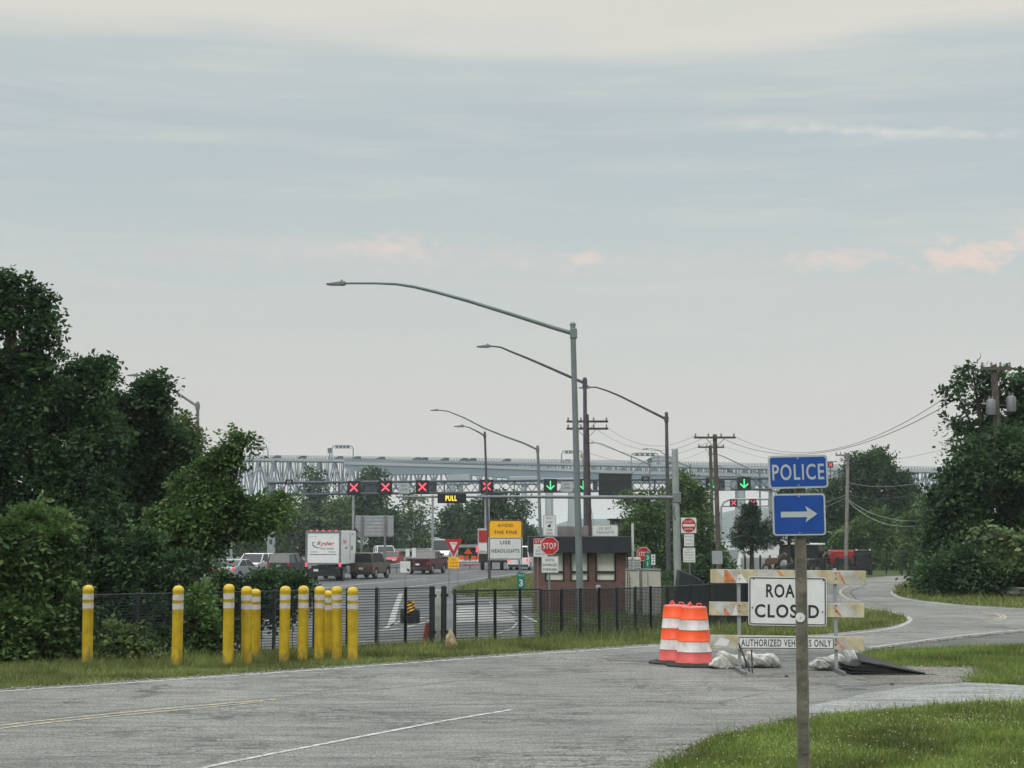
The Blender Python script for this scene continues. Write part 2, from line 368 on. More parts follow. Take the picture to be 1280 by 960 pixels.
# shoulder strip of darker old asphalt right of the curve, light concrete driveway, gravel patch, dark tar patch by the barrels
dk = asphalt('dark_asphalt', (.085, .086, .085), (.14, .14, .137), .5, .8); dk2 = asphalt('patch_asphalt', (.115, .116, .114), (.175, .174, .168), .5, .8)
sheet('shoulder', ragged(GP([(1500, 786), (1280, 791), (1200, 799), (1130, 808), (1085, 815), (1150, 811), (1215, 809), (1280, 807), (1500, 800)]), .04), .011, dk)
sheet('asphalt_patch', ragged(GP([(752, 824), (790, 817), (850, 814), (1000, 815), (1085, 818), (1060, 825), (900, 828), (800, 828)]), .05), .011, dk2)
lt = asphalt('driveway_concrete', (.23, .235, .235), (.33, .335, .33), .35, .7)
sheet('driveway', ragged(GP([(1500, 863), (1280, 858), (1204, 855), (1150, 858), (1080, 868), (1010, 884), (1000, 893), (1090, 891), (1180, 884), (1280, 879), (1500, 871)]), .03), .011, lt)
gv = asphalt('gravel_patch', (.125, .12, .105), (.225, .215, .19), .2)
sheet('gravel_shoulder', ragged(GP([(1075, 842), (1100, 836), (1150, 834), (1222, 836), (1212, 846), (1204, 853), (1150, 856), (1090, 858)]), .12, .25), .011, gv)
# painted markings, worn
def paint_mat(name, c, cover=.5):
    m = bpy.data.materials.new(name); t = nodes_of(m); b = t.nodes['Principled BSDF']; K = t.links
    tc = t.nodes.new('ShaderNodeTexCoord'); n = t.nodes.new('ShaderNodeTexNoise'); n.inputs['Scale'].default_value = 9; n.inputs['Detail'].default_value = 7; n.inputs['Roughness'].default_value = .75
    K.new(tc.outputs['Object'], n.inputs['Vector']); r = t.nodes.new('ShaderNodeValToRGB'); e = r.color_ramp.elements
    e[0].position = cover-.06; e[1].position = cover+.06; e[0].color = (.20, .20, .195, 1); e[1].color = (*c, 1)
    K.new(n.outputs[0], r.inputs[0]); K.new(r.outputs[0], b.inputs['Base Color']); b.inputs['Roughness'].default_value = .8; return m
wpaint = paint_mat('white_road_paint', (.46, .46, .44), .49); ypaint = paint_mat('yellow_road_paint', (.42, .34, .17), .52); wpaint2 = paint_mat('bright_white_paint', (.35, .35, .335), .50)
def stripe(name, pts, width, m, z=.011, smooth=2):
    pts = smooth_poly([Vector((p[0], p[1])) for p in pts], smooth, False) if smooth else [Vector(p[:2]) for p in pts]
    d_ = []
    for a, b in zip(pts, pts[1:]):
        k = max(1, int((b-a).length/.4)); d_ += [a.lerp(b, j/k) for j in range(k)]
    pts = d_+[pts[-1]]
    mb = MB(); vs = []
    for i, p in enumerate(pts):
        d = (pts[min(i+1, len(pts)-1)]-pts[max(0, i-1)]).normalized(); n = Vector((-d.y, d.x))*width/2*(1+random.uniform(-.1, .1)); vs += [(p.x+n.x, p.y+n.y, z), (p.x-n.x, p.y-n.y, z)]
    mb.add(vs, [(2*i, 2*i+1, 2*i+3, 2*i+2) for i in range(len(pts)-1)]); return tag(mb.build(name, m, smooth=0), kind='structure')
def off(L_, dy): return [(a, b+dy) for a, b in L_]
stripe('edge_line', GP(off(edge_left[:9], 3.0)), .09, wpaint)
stripe('edge_line', GP([(1010, 797), (1062, 793), (1115, 787), (1139, 777.5), (1136, 771), (1108, 763.5), (1078, 759)]), .12, wpaint2)
stripe('edge_line', GP([(1148, 724), (1134, 730), (1118, 737), (1114, 742), (1124, 748), (1152, 752.5), (1200, 758), (1280, 762.5), (1450, 768)]), .11, wpaint2)
stripe('edge_line', GP([(1500, 779), (1280, 787), (1200, 795), (1130, 804), (1085, 810)]), .13, wpaint2)
stripe('centre_line', GP([(-300, 950), (0, 907), (120, 895), (240, 884), (345, 875)]), .09, ypaint)
stripe('centre_line', GP([(-300, 955), (0, 911), (120, 898), (240, 887), (330, 878)]), .08, ypaint)
stripe('lane_line', GP([(150, 985), (255, 960), (440, 924), (560, 901), (640, 888)]), .075, wpaint)
stripe('centre_line', GP([(1215, 777), (1238, 776), (1254, 772), (1246, 768.5), (1228, 766)]), .08, ypaint, smooth=1)
stripe('centre_line', GP([(1205, 779), (1240, 778), (1260, 772.5), (1250, 767.5), (1228, 764.7)]), .08, ypaint, smooth=1)
stripe('centre_line', GP([(1060, 733), (1048, 739), (1056, 748), (1075, 752)]), .08, ypaint, smooth=1)
# crack seams running along and across the road
seam = mat('crack_tar', (.045, .045, .044), .9, var=.2)
def crackline(pts, width=.035, amp=.02, z=.012):
    p = [Vector(q[:2]) for q in pts]; q = []
    for a, b in zip(p, p[1:]):
        k = max(2, int((b-a).length/.25)); q += [a.lerp(b, j/k)+Vector((random.gauss(0, amp), random.gauss(0, amp))) for j in range(k)]
    q.append(p[-1]); stripe('crack_seam', q, width*.6, seam, z, 0)
for L_, wd in (([(0, 906), (150, 889), (300, 876), (480, 862), (600, 849), (760, 840)], .03), ([(440, 888), (560, 882), (700, 879), (1000, 880), (1100, 872)], .03),
               ([(900, 878), (960, 866), (1060, 858)], .02), ([(560, 893), (700, 886), (900, 862)], .012), ([(60, 925), (300, 905), (460, 898)], .012),
               ([(330, 850), (560, 838), (700, 832), (850, 822)], .012), ([(600, 930), (760, 915), (900, 912)], .014), ([(60, 950), (200, 935), (330, 932)], .014),
               ([(1085, 730), (1062, 740), (1070, 749), (1100, 755)], .06)):
    crackline(GP(L_), wd)

# toll plaza paving, below the near road
plaza = [Vector((-160, 36, 0)), Vector((-12, 36, 0)), Vector((-1, 37, 0)), Vector((.6, 40, 0))]+GP([(668, 790), (664, 747), (600, 746), (562, 740), (575, 732), (610, 725.5), (700, 713), (860, 703)], PL)+[Vector((70, 186, 0)), Vector((90, 330, 0)), Vector((-160, 330, 0))]
pa = asphalt('plaza_asphalt', (.085, .088, .092), (.125, .13, .135), .4)
sheet('plaza_road', plaza, PL+.006, pa)
for L_, wd in (([(380, 737), (455, 730), (532, 723)], .22), ([(512, 733.5), (580, 726), (620, 720.5), (700, 711)], .22), ([(300, 748), (380, 741)], .2),
               ([(420, 792), (480, 789), (515, 783), (540, 775)], .14), ([(488, 783), (494, 762), (501, 742)], .24), ([(440, 803), (520, 801)], .1), ([(556, 754), (600, 750), (648, 748)], .16),
               ([(612, 752), (618, 760), (645, 768), (646, 784), (620, 793)], .07), ([(655, 770), (672, 778)], .12), ([(330, 778), (360, 765), (372, 758)], .2), ([(285, 800), (350, 792)], .12), ([(480, 786), (502, 776), (530, 772)], .16),
               ([(570, 716), (640, 708), (720, 702)], .18), ([(250, 728), (330, 720)], .15)):
    stripe('lane_marking', GP(L_, PL), wd, wpaint2, PL+.011, 1)
sheet('concrete_apron', ragged(GP([(572, 758), (640, 756), (646, 778), (570, 779)], PL), .05), PL+.011, lt)

# ------------------------------------------------------------ grass
gm1 = leafmat('grass_blades', (.078, .125, .022), (.155, .205, .042), (.24, .22, .10), .25)
gm2 = leafmat('grass_blades_dry', (.080, .115, .026), (.155, .185, .052), (.27, .23, .12), .25)
def blades(name, poly, dens, h, wd, m, label, segs=1, clump=1.0, lift=0):
    P_ = np.array([[p[0], p[1]] for p in poly]); lo, hi = P_.min(0), P_.max(0); n = int((hi-lo).prod()*dens)
    p = rng.uniform(lo, hi, (n, 2)); p = p[inpoly(p[:, 0], p[:, 1], poly)]
    k = np.sin(p[:, 0]*2.1+np.sin(p[:, 1]*1.7)*1.3)*np.cos(p[:, 1]*2.7+p[:, 0]*.8)+.5*np.sin(p[:, 0]*6.3+p[:, 1]*4.1)
    keep = rng.uniform(-2.2, 1.4, len(p)) < k+.6*(2-clump); p = p[keep]; k = k[keep]; n = len(p); p = p+rng.normal(0, .035, p.shape)
    z = hgt(p[:, 0], p[:, 1])+lift; a = rng.uniform(0, 2*np.pi, n); H = h*(.45+rng.gamma(3, .2, n))*(1+.25*k); b = a+rng.normal(0, 1.2, n)
    ln = H*rng.uniform(.1, .9, n); sx_, sy_ = np.cos(a)*wd/2, np.sin(a)*wd/2
    base = np.stack([p[:, 0], p[:, 1], z], -1)
    tip = base+np.stack([np.cos(b)*ln, np.sin(b)*ln, H*.9], -1); sd_ = np.stack([sx_, sy_, np.zeros(n)], -1)
    if segs == 1:
        V = np.stack([base-sd_, base+sd_, tip], 1).reshape(-1, 3); F = np.arange(3*n).reshape(-1, 3)
    else:
        mid = base+np.stack([np.cos(b)*ln*.3, np.sin(b)*ln*.3, H*.6], -1)
        V = np.stack([base-sd_, base+sd_, mid+sd_*.8, mid-sd_*.8, tip], 1).reshape(-1, 3); i = np.arange(n)*5
        F = np.concatenate([np.stack([i, i+1, i+2], -1), np.stack([i, i+2, i+3], -1), np.stack([i+3, i+2, i+4], -1)])
    o = fastmesh(name, V, F, m); tag(o, label, 'grass', kind='stuff'); return o
verge_r = GP([(1700, 864), (1600, 867), (1280, 877), (1180, 883), (1090, 890), (1020, 897), (960, 907), (900, 922), (855, 941), (815, 963), (760, 1000), (760, 1040), (1700, 1040)])
blades('grass', verge_r, 4200, .050, .007, gm1, 'lush green mown grass with clover in the bottom right corner', 2)
rim = GP([(1500, 868), (1280, 877), (1090, 889), (960, 906), (860, 939), (800, 968), (830, 968), (900, 930), (960, 916), (1100, 897), (1280, 885), (1500, 876)])
blades('grass', rim, 420, .12, .007, gm1, 'taller grass stems along the rim of the near verge', 2)
verge_l = GP([(-400, 889), (-100, 868), (0, 861), (240, 846), (440, 831), (640, 816.5), (820, 804.5), (905, 799.5)])+[Vector((G(935, 781).x+.2, G(935, 781).y, 0)), Vector((G(830, 793).x, G(830, 793).y+.5, 0)), Vector((G(450, 811).x, G(450, 811).y+.6, 0)), Vector((G(130, 832).x, G(130, 832).y+1.2, 0)), Vector((-14, 25, 0))]
blades('grass', verge_l, 1700, .062, .010, gm2, 'grass strip between the road and the dark mesh fence')
tall = [Vector((G(a, b).x, G(a, b).y, 0)) for a, b in ((60, 845), (440, 822), (700, 808), (880, 798), (930, 784), (830, 792.5), (560, 806), (450, 811), (280, 822), (60, 836))]
blades('grass', tall, 420, .17, .012, gm2, 'taller weeds growing along the foot of the mesh fence')
blades('grass', GP([(1133, 777), (1131, 771), (1105, 765), (1070, 761.5), (1025, 755), (1000, 752), (935, 783), (900, 799), (990, 796), (1060, 790), (1112, 784)]), 420, .11, .016, gm2, 'grass tongue between the closed road and the curve')
blades('grass', GP([(1147, 722), (1134, 727), (1120, 735), (1117, 741), (1126, 746), (1150, 750.5), (1200, 756), (1280, 760.5), (1500, 767), (1500, 740), (1280, 735), (1180, 726)]), 130, .14, .028, gm2, 'grass bank below the trees right of the curve')
blades('grass', GP([(1500, 800), (1280, 806.5), (1215, 808.5), (1150, 811), (1085, 815), (1066, 822), (1095, 832), (1150, 833), (1222, 834), (1212, 846), (1204, 853), (1280, 856.5), (1500, 861.5)]), 1100, .085, .010, gm1, 'grass triangle beyond the light driveway')
blades('grass', GP([(565, 744), (565, 736), (610, 725.5), (700, 713), (860, 704), (900, 735), (880, 790), (676, 800), (668, 748), (600, 746.5)], PL), 60, .16, .04, gm2, 'grass island in front of the brick guard booth')
# loose gravel along the road edges
def gravel_bits(name, lines, n, spread, label):
    P_ = []
    for L_ in lines:
        q = [Vector(p[:2]) for p in L_]; ls = [(b-a).length for a, b in zip(q, q[1:])]; tot = sum(ls)
        for _ in range(int(n*tot)):
            s_ = random.random()*tot; i = 0
            while s_ > ls[i] and i < len(ls)-1: s_ -= ls[i]; i += 1
            a = q[i].lerp(q[i+1], s_/ls[i]); d = (q[i+1]-q[i]).normalized(); nn = Vector((-d.y, d.x)); P_.append(a+nn*random.gauss(0, spread))
    P_ = np.array([tuple(p) for p in P_]); m_ = len(P_); oc_ = np.array([[1, .1, 0], [0, 1, .2], [-1, 0, -.1], [0, -1, .1], [.1, 0, .8], [0, 0, -1]]); s_ = rng.gamma(2.2, .004, (m_, 1, 1))+.004
    V_ = np.concatenate([P_, np.full((m_, 1), .014)], 1)[:, None]+(oc_[None]*rng.uniform(.6, 1.3, (m_, 6, 3)))*s_
    F_ = (np.array([[0, 1, 4], [1, 2, 4], [2, 3, 4], [3, 0, 4], [1, 0, 5], [2, 1, 5], [3, 2, 5], [0, 3, 5]])[None]+(np.arange(m_)*6)[:, None, None]).reshape(-1, 3)
    tag(fastmesh(name, V_.reshape(-1, 3), F_, mat('gravel_stone', (.10, .095, .085), .9, c2=(.30, .28, .25), scale=30)), label, 'gravel', kind='stuff')
gravel_bits('gravel', [GP(off(near_right[2:9], -2)), GP(gravel[:5]), GP([(1075, 842), (1150, 845), (1210, 846)]), GP([(1080, 836), (1150, 838), (1220, 839)])], 90, .09, 'loose gravel along the near grass edge and by the black mats')
gravel_bits('gravel', [GP(off(edge_left[1:8], 1)), GP(right_low[:5])], 45, .07, 'loose grit along the far edges of the road')
# clover heads
n = 1500; Pq = np.array([[p[0], p[1]] for p in verge_r]); p = rng.uniform([1.5, 13.5], [8, 20.5], (9000, 2)); p = p[inpoly(p[:, 0], p[:, 1], verge_r)]
kk = np.sin(p[:, 0]*1.9+2)*np.cos(p[:, 1]*1.6); p = p[rng.uniform(-.6, 1.2, len(p)) < kk][:650]
oc = np.array([[1, 0, 0], [0, 1, 0], [-1, 0, 0], [0, -1, 0], [0, 0, 1], [0, 0, -1]])*.007
of = np.array([[0, 1, 4], [1, 2, 4], [2, 3, 4], [3, 0, 4], [1, 0, 5], [2, 1, 5], [3, 2, 5], [0, 3, 5]])
V = np.concatenate([p, (hgt(p[:, 0], p[:, 1])+rng.uniform(.05, .09, len(p)))[:, None]], 1)[:, None, :]+oc[None]
F = (of[None]+(np.arange(len(p))*6)[:, None, None]).reshape(-1, 3)
tag(fastmesh('clover_flowers', V.reshape(-1, 3), F, mat('clover_white', (.45, .44, .34), .8)), 'tiny white clover heads dotted over the near grass', 'flowers', kind='stuff')

# ------------------------------------------------------------ trees
def sprigs(blobs, n, leaf, ln=.5, k=7, droop=.35, hollow=.45):
    """leafy twigs spread through ellipsoids [(c, (rx,ry,rz), weight)]"""
    w_ = np.array([b[2] if len(b) > 2 else b[1][0]*b[1][2] for b in blobs], float); w_ /= w_.sum()
    idx = rng.choice(len(blobs), n, p=w_); C = np.array([list(b[0]) for b in blobs])[idx]; Rr = np.array([b[1] for b in blobs])[idx]
    d = rng.normal(size=(n, 3)); d /= np.linalg.norm(d, axis=1)[:, None]
    # clumping: pull directions to a set of clump directions so that gaps open between
    cl = rng.normal(size=(len(blobs), 16, 3)); cl /= np.linalg.norm(cl, axis=2)[:, :, None]
    pick = rng.integers(0, 16, n); dc = cl[idx, pick]; cr = (hollow+(1.12-hollow)*rng.uniform(0, 1, (len(blobs), 16))**.6)[idx, pick]
    sub_r = rng.uniform(.18, .42, (len(blobs), 16))[idx, pick]
    # twigs gather in bough-sized clumps set around each limb end, flattened a little; a few stray ones reach out as shoots
    off_ = rng.normal(size=(n, 3)); off_ /= np.linalg.norm(off_, axis=1)[:, None]; off_ *= (rng.uniform(0, 1, n)**.45*sub_r)[:, None]; off_[:, 2] *= .75
    shoot = rng.uniform(0, 1, n) < .05; off_[shoot] *= 1.5; off_[shoot, 2] += .12
    pos = C+(dc*cr[:, None]+off_)*Rr
    dr = dc*.6+off_*2.2+rng.normal(0, .45, (n, 3)); dr[:, 2] -= droop*.5; dr /= np.linalg.norm(dr, axis=1)[:, None]
    up = rng.normal(0, .5, (n, 3)); up[:, 2] += 1; sd_ = np.cross(dr, up); sd_ /= np.linalg.norm(sd_, axis=1)[:, None]+1e-9; nr = np.cross(sd_, dr)
    t = np.linspace(.1, 1, k)[None, :, None]; L_ = (ln*rng.uniform(.6, 1.25, n))[:, None, None]
    ctr = pos[:, None]+dr[:, None]*t*L_; ctr[:, :, 2] -= (t[..., 0]**2*L_[..., 0]*droop)
    sg = np.where(np.arange(k) % 2 == 0, 1, -1)[None, :, None]
    ld = sd_[:, None]*sg*.9+dr[:, None]*.6+rng.normal(0, .3, (n, k, 3)); ld[:, :, 2] -= droop*.6; ld /= np.linalg.norm(ld, axis=2)[..., None]
    lw = np.cross(ld, nr[:, None]+rng.normal(0, .45, (n, k, 3))); lw /= np.linalg.norm(lw, axis=2)[..., None]+1e-9
    s = leaf*rng.uniform(.7, 1.35, (n, 1, 1))*rng.uniform(.6, 1.35, (n, k, 1))
    a = ctr; b = ctr+ld*s*.5+lw*s*.27; c = ctr+ld*s; e = ctr+ld*s*.5-lw*s*.27
    V = np.stack([a, b, c, e], 2).reshape(-1, 3); F = np.arange(len(V)).reshape(-1, 4); return V, F
bark = mat('bark', (.050, .042, .033), .95, 0, .4, 7, bump=.6, bscale=25)
def tree(name, label, D, blobs, n, leaf, m, base_px=None, zb=None, ln=None, group=None, depth=.8, droop=.35, hollow=.4, tr=None, k=7, cat='tree'):
    """blobs in photo pixels (cx, cy, rx, ry[, weight[, ddepth]]) at distance D -> real sized crown"""
    s = D/FP; cx = base_px if base_px is not None else sum(b[0] for b in blobs)/len(blobs)
    bx = P(cx, 667, D).x; zb = float(hgt(np.array([bx]), np.array([D]))[0]) if zb is None else zb
    root = thing(name, label, cat, (bx, D, zb), 0, group); B = []
    for b in blobs:
        c = P(b[0], b[1], D); dd = b[5] if len(b) > 5 else random.uniform(-.4, .4)*b[2]*s
        c = Vector((c.x-bx, dd, c.z-zb)); sh = (ln or leaf*4)*.62; q_ = lambda v: max(v*s-sh, v*s*.38)
        B.append((c, (q_(b[2]), q_(max(b[2], b[3])*depth), q_(b[3])), (b[4] if len(b) > 4 else 1)*b[2]*b[3]))
    V, F = sprigs(B, n, leaf, ln or leaf*4, k, droop, hollow)
    gz = V[:, 2] < .02; V[gz, 2] = .02+rng.uniform(0, .1, gz.sum()); V[:, 1] = np.maximum(V[:, 1], 22.5-D if D < 60 else -99)
    fastmesh('crown', V, F, m, root)
    mb = MB(); top = max(B, key=lambda b: b[0].z)[0]; tr = tr or max(.05, top.z*.022)
    # trunk to the height of the lowest blobs then limbs to every blob
    fork = Vector((0, 0, max(.3, min(b[0].z for b in B)*.75))); mid = fork.lerp(top, .5)+Vector((.1, .05, 0))
    mb.tube([(0, 0, -.15), fork*.5+Vector((.04, 0, 0)), fork, mid, top], [tr*1.25, tr, tr*.85, tr*.5, tr*.15], 8)
    for c, r, _ in B:
        s0 = fork.lerp(mid, random.random()*.8); h = s0.lerp(c, .5)+Vector((0, 0, .08*(c-s0).length))
        mb.tube([s0, h, c], [tr*.42, tr*.28, tr*.1], 6)
        for _q in range(5):
            a = h.lerp(c, random.random()); dv = Vector((random.gauss(0, 1), random.gauss(0, 1), random.gauss(.4, 1))).normalized()
            e = c+Vector((dv.x*r[0], dv.y*r[1], dv.z*r[2]))*.85; mb.tube([a, a.lerp(e, .5)+Vector((0, 0, .03)), e], [tr*.14, tr*.09, tr*.03], 5)
    mb.build('trunk', bark, root); return root
LD = leafmat('leaf_dark', (.018, .045, .018), (.045, .092, .034), (.085, .12, .04))
LM = leafmat('leaf_mid', (.032, .072, .020), (.085, .150, .040), (.12, .15, .05))
LL = leafmat('leaf_light', (.050, .085, .028), (.10, .145, .050), (.17, .19, .08))
LB = leafmat('leaf_brown_tip', (.035, .048, .024), (.075, .090, .042), (.13, .11, .06))
LP = leafmat('pine_needles', (.016, .034, .020), (.035, .060, .032), None, .1)
gl = 'roadside trees on the left'
tree('tall_slender_tree', 'tall thin-crowned tree with gappy top at the left edge', 36, [(7, 350, 6, 18, 2.5), (19, 352, 5, 14, 2.5), (43, 358, 6, 16, 2.5), (58, 378, 5, 12, 2.5), (66, 405, 7, 14, 2), (8, 385, 18, 32, 1.3), (-25, 380, 32, 46), (40, 385, 16, 30), (28, 420, 30, 32), (50, 405, 14, 34, .7), (-30, 450, 50, 46), (20, 462, 42, 34, 1.6), (62, 440, 15, 22, .7), (0, 500, 50, 36, 1.6), (35, 500, 36, 30, 1.4), (-10, 545, 50, 36, 1.4), (30, 555, 44, 34, 1.4), (75, 490, 22, 22, .8)], 5200, .115, LD, 10, ln=.34, group=gl, k=6)
tree('broadleaf_tree', 'dark dense tree with rounded top next to the tall thin tree', 36.5, [(-90, 520, 60, 50, 1.2), (-100, 600, 70, 60, 1.2), (108, 470, 34, 28, 1.4), (125, 460, 16, 18), (88, 500, 42, 38, 1.4), (60, 540, 60, 48, 1.4), (120, 540, 48, 42, 1.4), (-10, 540, 55, 50, 1.4), (0, 500, 44, 40, 1.3), (-20, 590, 50, 50, 1.3), (0, 640, 50, 40, 1.2), (45, 560, 40, 40), (40, 600, 70, 50, 1.4), (110, 610, 50, 40, 1.2)], 10500, .115, LD, 90, group=gl)
tree('broadleaf_tree', 'dark tree whose crown meets the leftmost lamp arm', 38.5, [(185, 492, 26, 24, 1.4), (200, 480, 12, 14), (165, 520, 32, 30, 1.3), (195, 530, 26, 34, 1.3), (140, 520, 30, 30, 1.3), (175, 560, 40, 36, 1.3), (215, 560, 26, 30), (225, 600, 30, 34), (150, 570, 50, 42, 1.4), (200, 590, 36, 36, 1.2), (150, 630, 60, 40, 1.2), (210, 640, 30, 30, .8)], 8000, .115, LD, 175, group=gl)
tree('young_tree', 'light green airy tree beside the leftmost lamp pole', 41, [(228, 530, 17, 22, 1), (240, 550, 12, 18), (220, 575, 28, 28, .8), (250, 600, 24, 22, .7), (232, 640, 34, 34, .9)], 1300, .10, LL, 230, group=gl)
tree('spreading_tree', 'light green tree with one leafy limb raised against the bridge', 34.5, [(293, 552, 13, 12, 1), (308, 546, 9, 8), (282, 570, 20, 14, 1), (262, 590, 28, 20), (240, 612, 36, 26), (262, 640, 36, 30), (230, 640, 34, 30), (255, 675, 40, 24), (275, 618, 30, 24), (298, 640, 34, 24), (325, 638, 36, 18), (352, 630, 20, 12, .8), (240, 660, 40, 30), (205, 670, 40, 36)], 6000, .10, LM, 245, group=gl)
tree('roadside_shrub', 'bright feathery shrub at the bottom left corner', 27.5, [(-95, 690, 70, 60, 1.1), (-110, 790, 70, 60, 1.1), (30, 670, 60, 44, 1.2), (-25, 700, 70, 60, 1.4), (50, 725, 48, 44, 1.2), (20, 780, 62, 52, 1.4), (-30, 800, 60, 60, 1.2), (78, 760, 26, 34, .8), (60, 815, 36, 34)], 7000, .105, LM, 20, ln=.5, group=gl, hollow=.5, k=10, cat='shrub')
tree('roadside_shrub', 'thick dark shrub behind the leftmost bollard', 30.5, [(120, 680, 44, 40, 1.2), (170, 690, 40, 36, 1.2), (105, 740, 38, 46, 1.2), (160, 735, 46, 40), (140, 790, 40, 36), (90, 800, 34, 34), (200, 740, 34, 40, .8), (230, 705, 38, 22, .6), (195, 800, 40, 32, .7)], 4800, .10, LD, 140, group=gl, cat='shrub')
tree('roadside_shrub', 'low dark bush behind the row of bollards in front of the traffic', 34, [(262, 740, 30, 34, 1.1), (300, 735, 34, 24, 1.2), (335, 732, 38, 22, 1.2), (365, 732, 26, 22, 1), (345, 752, 28, 24, 1), (290, 770, 36, 26, 1), (232, 770, 34, 36, 1), (255, 800, 40, 24, .7), (385, 745, 12, 14, .6)], 3000, .095, LD, 300, group=gl, cat='shrub')
gb = 'trees beyond the toll plaza'
def bgtree(name, label, D, blobs, m, dens=1.0, leafpx=3.0, group=gb, base=None, **kw):
    area = sum(b[2]*b[3] for b in blobs); n = int(area/1.5*dens)
    return tree(name, label, D, blobs, max(120, n), leafpx*D/FP*1.55, m, base, group=group, tr=kw.pop('tr', None), k=6, **kw)
bgtree('broadleaf_tree', 'broad tree behind the left lanes, next to the lattice column', 235, [(345, 660, 26, 30), (320, 680, 30, 24), (365, 640, 22, 24), (350, 695, 34, 18), (300, 690, 30, 20)], LM)
bgtree('broadleaf_tree', 'tree with narrow pointed top rising above the left signal gantry', 240, [(393, 600, 10, 14), (393, 625, 18, 20), (380, 650, 24, 24), (405, 660, 24, 26), (395, 690, 34, 20)], LD)
bgtree('broadleaf_tree', 'round-topped tree above the gantry between two red cross signals', 238, [(467, 600, 17, 15), (462, 622, 24, 22), (445, 645, 26, 26), (480, 650, 28, 28), (460, 685, 38, 22)], LD)
bgtree('broadleaf_tree', 'loose tree behind the back of the large grey sign', 232, [(425, 640, 18, 24), (425, 670, 24, 24), (430, 695, 28, 16)], LM)
bgtree('broadleaf_tree', 'thin open tree between the grey sign and the yield sign', 245, [(515, 632, 16, 22, .7), (525, 660, 26, 28, .8), (505, 690, 28, 20), (545, 690, 26, 18)], LM, .6)
bgtree('broadleaf_tree', 'dark tree right behind the lit amber message sign', 215, [(575, 650, 26, 24), (560, 672, 26, 22), (595, 675, 30, 22), (580, 692, 40, 14)], LD)
bgtree('broadleaf_tree', 'bushy tree spreading behind the yellow and white sign', 210, [(618, 632, 24, 20), (640, 640, 18, 14), (650, 628, 10, 8), (605, 650, 26, 24), (640, 668, 32, 22), (665, 676, 18, 12), (630, 692, 40, 16)], LD)
bgtree('broadleaf_tree', 'small tree left of the guard booth roof', 260, [(660, 672, 16, 14), (675, 682, 14, 12), (645, 680, 16, 14)], LM)
gc = 'trees behind the guard booth'
bgtree('broadleaf_tree', 'leafy tree behind the right end of the brick booth', 112, [(800, 640, 20, 18), (790, 625, 12, 12), (820, 628, 18, 18), (795, 668, 24, 24), (825, 660, 24, 26), (805, 700, 28, 24), (828, 705, 26, 24)], LM, 1.0, group=gc)
bgtree('broadleaf_tree', 'taller leafy tree behind the thick grey sign post', 116, [(855, 606, 18, 16), (850, 630, 26, 24), (872, 625, 18, 20), (845, 665, 28, 30), (875, 660, 20, 30), (860, 700, 34, 26), (888, 690, 14, 26)], LM, 1.1, group=gc)
bgtree('dense_tree', 'big dark round tree behind the second wooden pole from the right', 170, [(1085, 585, 30, 22), (1100, 573, 12, 12), (1070, 580, 14, 14), (1060, 620, 34, 34), (1110, 615, 40, 34), (1080, 660, 50, 40), (1135, 650, 34, 40), (1040, 665, 28, 36), (1100, 695, 60, 26), (1020, 640, 16, 30), (1010, 680, 18, 26)], LD, 1.8, group=gc)
bgtree('dense_tree', 'paler bushy tree in front of the big dark round tree', 150, [(1080, 670, 34, 28), (1100, 655, 20, 18), (1060, 685, 26, 22), (1110, 690, 28, 24), (1085, 702, 50, 16)], LM, 1.2, group=gc)
bgtree('small_tree', 'thin sapling in the gap before the bridge truss at the right', 120, [(1152, 640, 12, 24, .6), (1140, 660, 16, 26), (1160, 680, 20, 28), (1148, 700, 22, 20)], LM, .9, group=gc)
bgtree('dark_hedge', 'dark hedge behind the mesh fence beyond the black mats', 100, [(893, 706, 22, 20), (880, 715, 24, 18), (845, 725, 30, 12)], LD, 1.2, group=gc, cat='hedge')
gr = 'trees on the right of the curve'
tree('tall_tree', 'tall gappy tree around the transformer pole on the right', 62.5, [(1215, 465, 24, 16, .8), (1195, 490, 18, 14, .6), (1250, 475, 28, 20, .9), (1230, 505, 30, 22, .8), (1190, 525, 12, 14, .5), (1215, 540, 26, 24, .8), (1285, 500, 30, 40, 1.3), (1255, 545, 34, 28, 1.1), (1190, 560, 12, 12, .5)], 1000, .22, LD, 1235, ln=.6, group=gr, k=6)
tree('broadleaf_tree', 'massive dark green tree filling the right edge', 58, [(1240, 590, 44, 34, 1.3), (1215, 565, 26, 26), (1262, 555, 34, 28), (1290, 570, 46, 44, 1.4), (1200, 610, 34, 32, 1.3), (1180, 650, 30, 36, 1.3), (1240, 640, 56, 44, 1.5), (1290, 650, 50, 60, 1.4), (1190, 690, 36, 34, 1.3), (1250, 700, 60, 36, 1.3), (1165, 705, 16, 26, .8), (1168, 630, 12, 22, .5), (1320, 640, 50, 80)], 10500, .17, LD, 1250, group=gr)
tree('broadleaf_tree', 'pale grey-green leafy branch low at the right edge', 52, [(1228, 660, 14, 16, .6), (1250, 672, 22, 18, .8), (1275, 668, 22, 20, .9), (1285, 690, 26, 22, .9), (1240, 690, 18, 14, .5), (1310, 690, 30, 40)], 330, .19, LL, 1296, ln=.5, group=gr, k=6)
tree('broadleaf_tree', 'mid green bush at the inside of the curve, right side', 55, [(1200, 700, 30, 22, 1.1), (1175, 712, 20, 14), (1230, 715, 30, 18, 1.1), (1275, 718, 36, 20, 1.1), (1160, 722, 12, 8)], 2600, .15, LD, 1205, ln=.75, group=gr, cat='bush')
tree('roadside_shrub', 'small light green shrub growing before the fence between the two leftmost bollards', 27.4, [(150, 806, 20, 20, 1), (165, 795, 14, 16), (140, 790, 12, 14), (180, 815, 16, 10)], 330, .09, LL, 152, ln=.35, group=gl, cat='shrub')
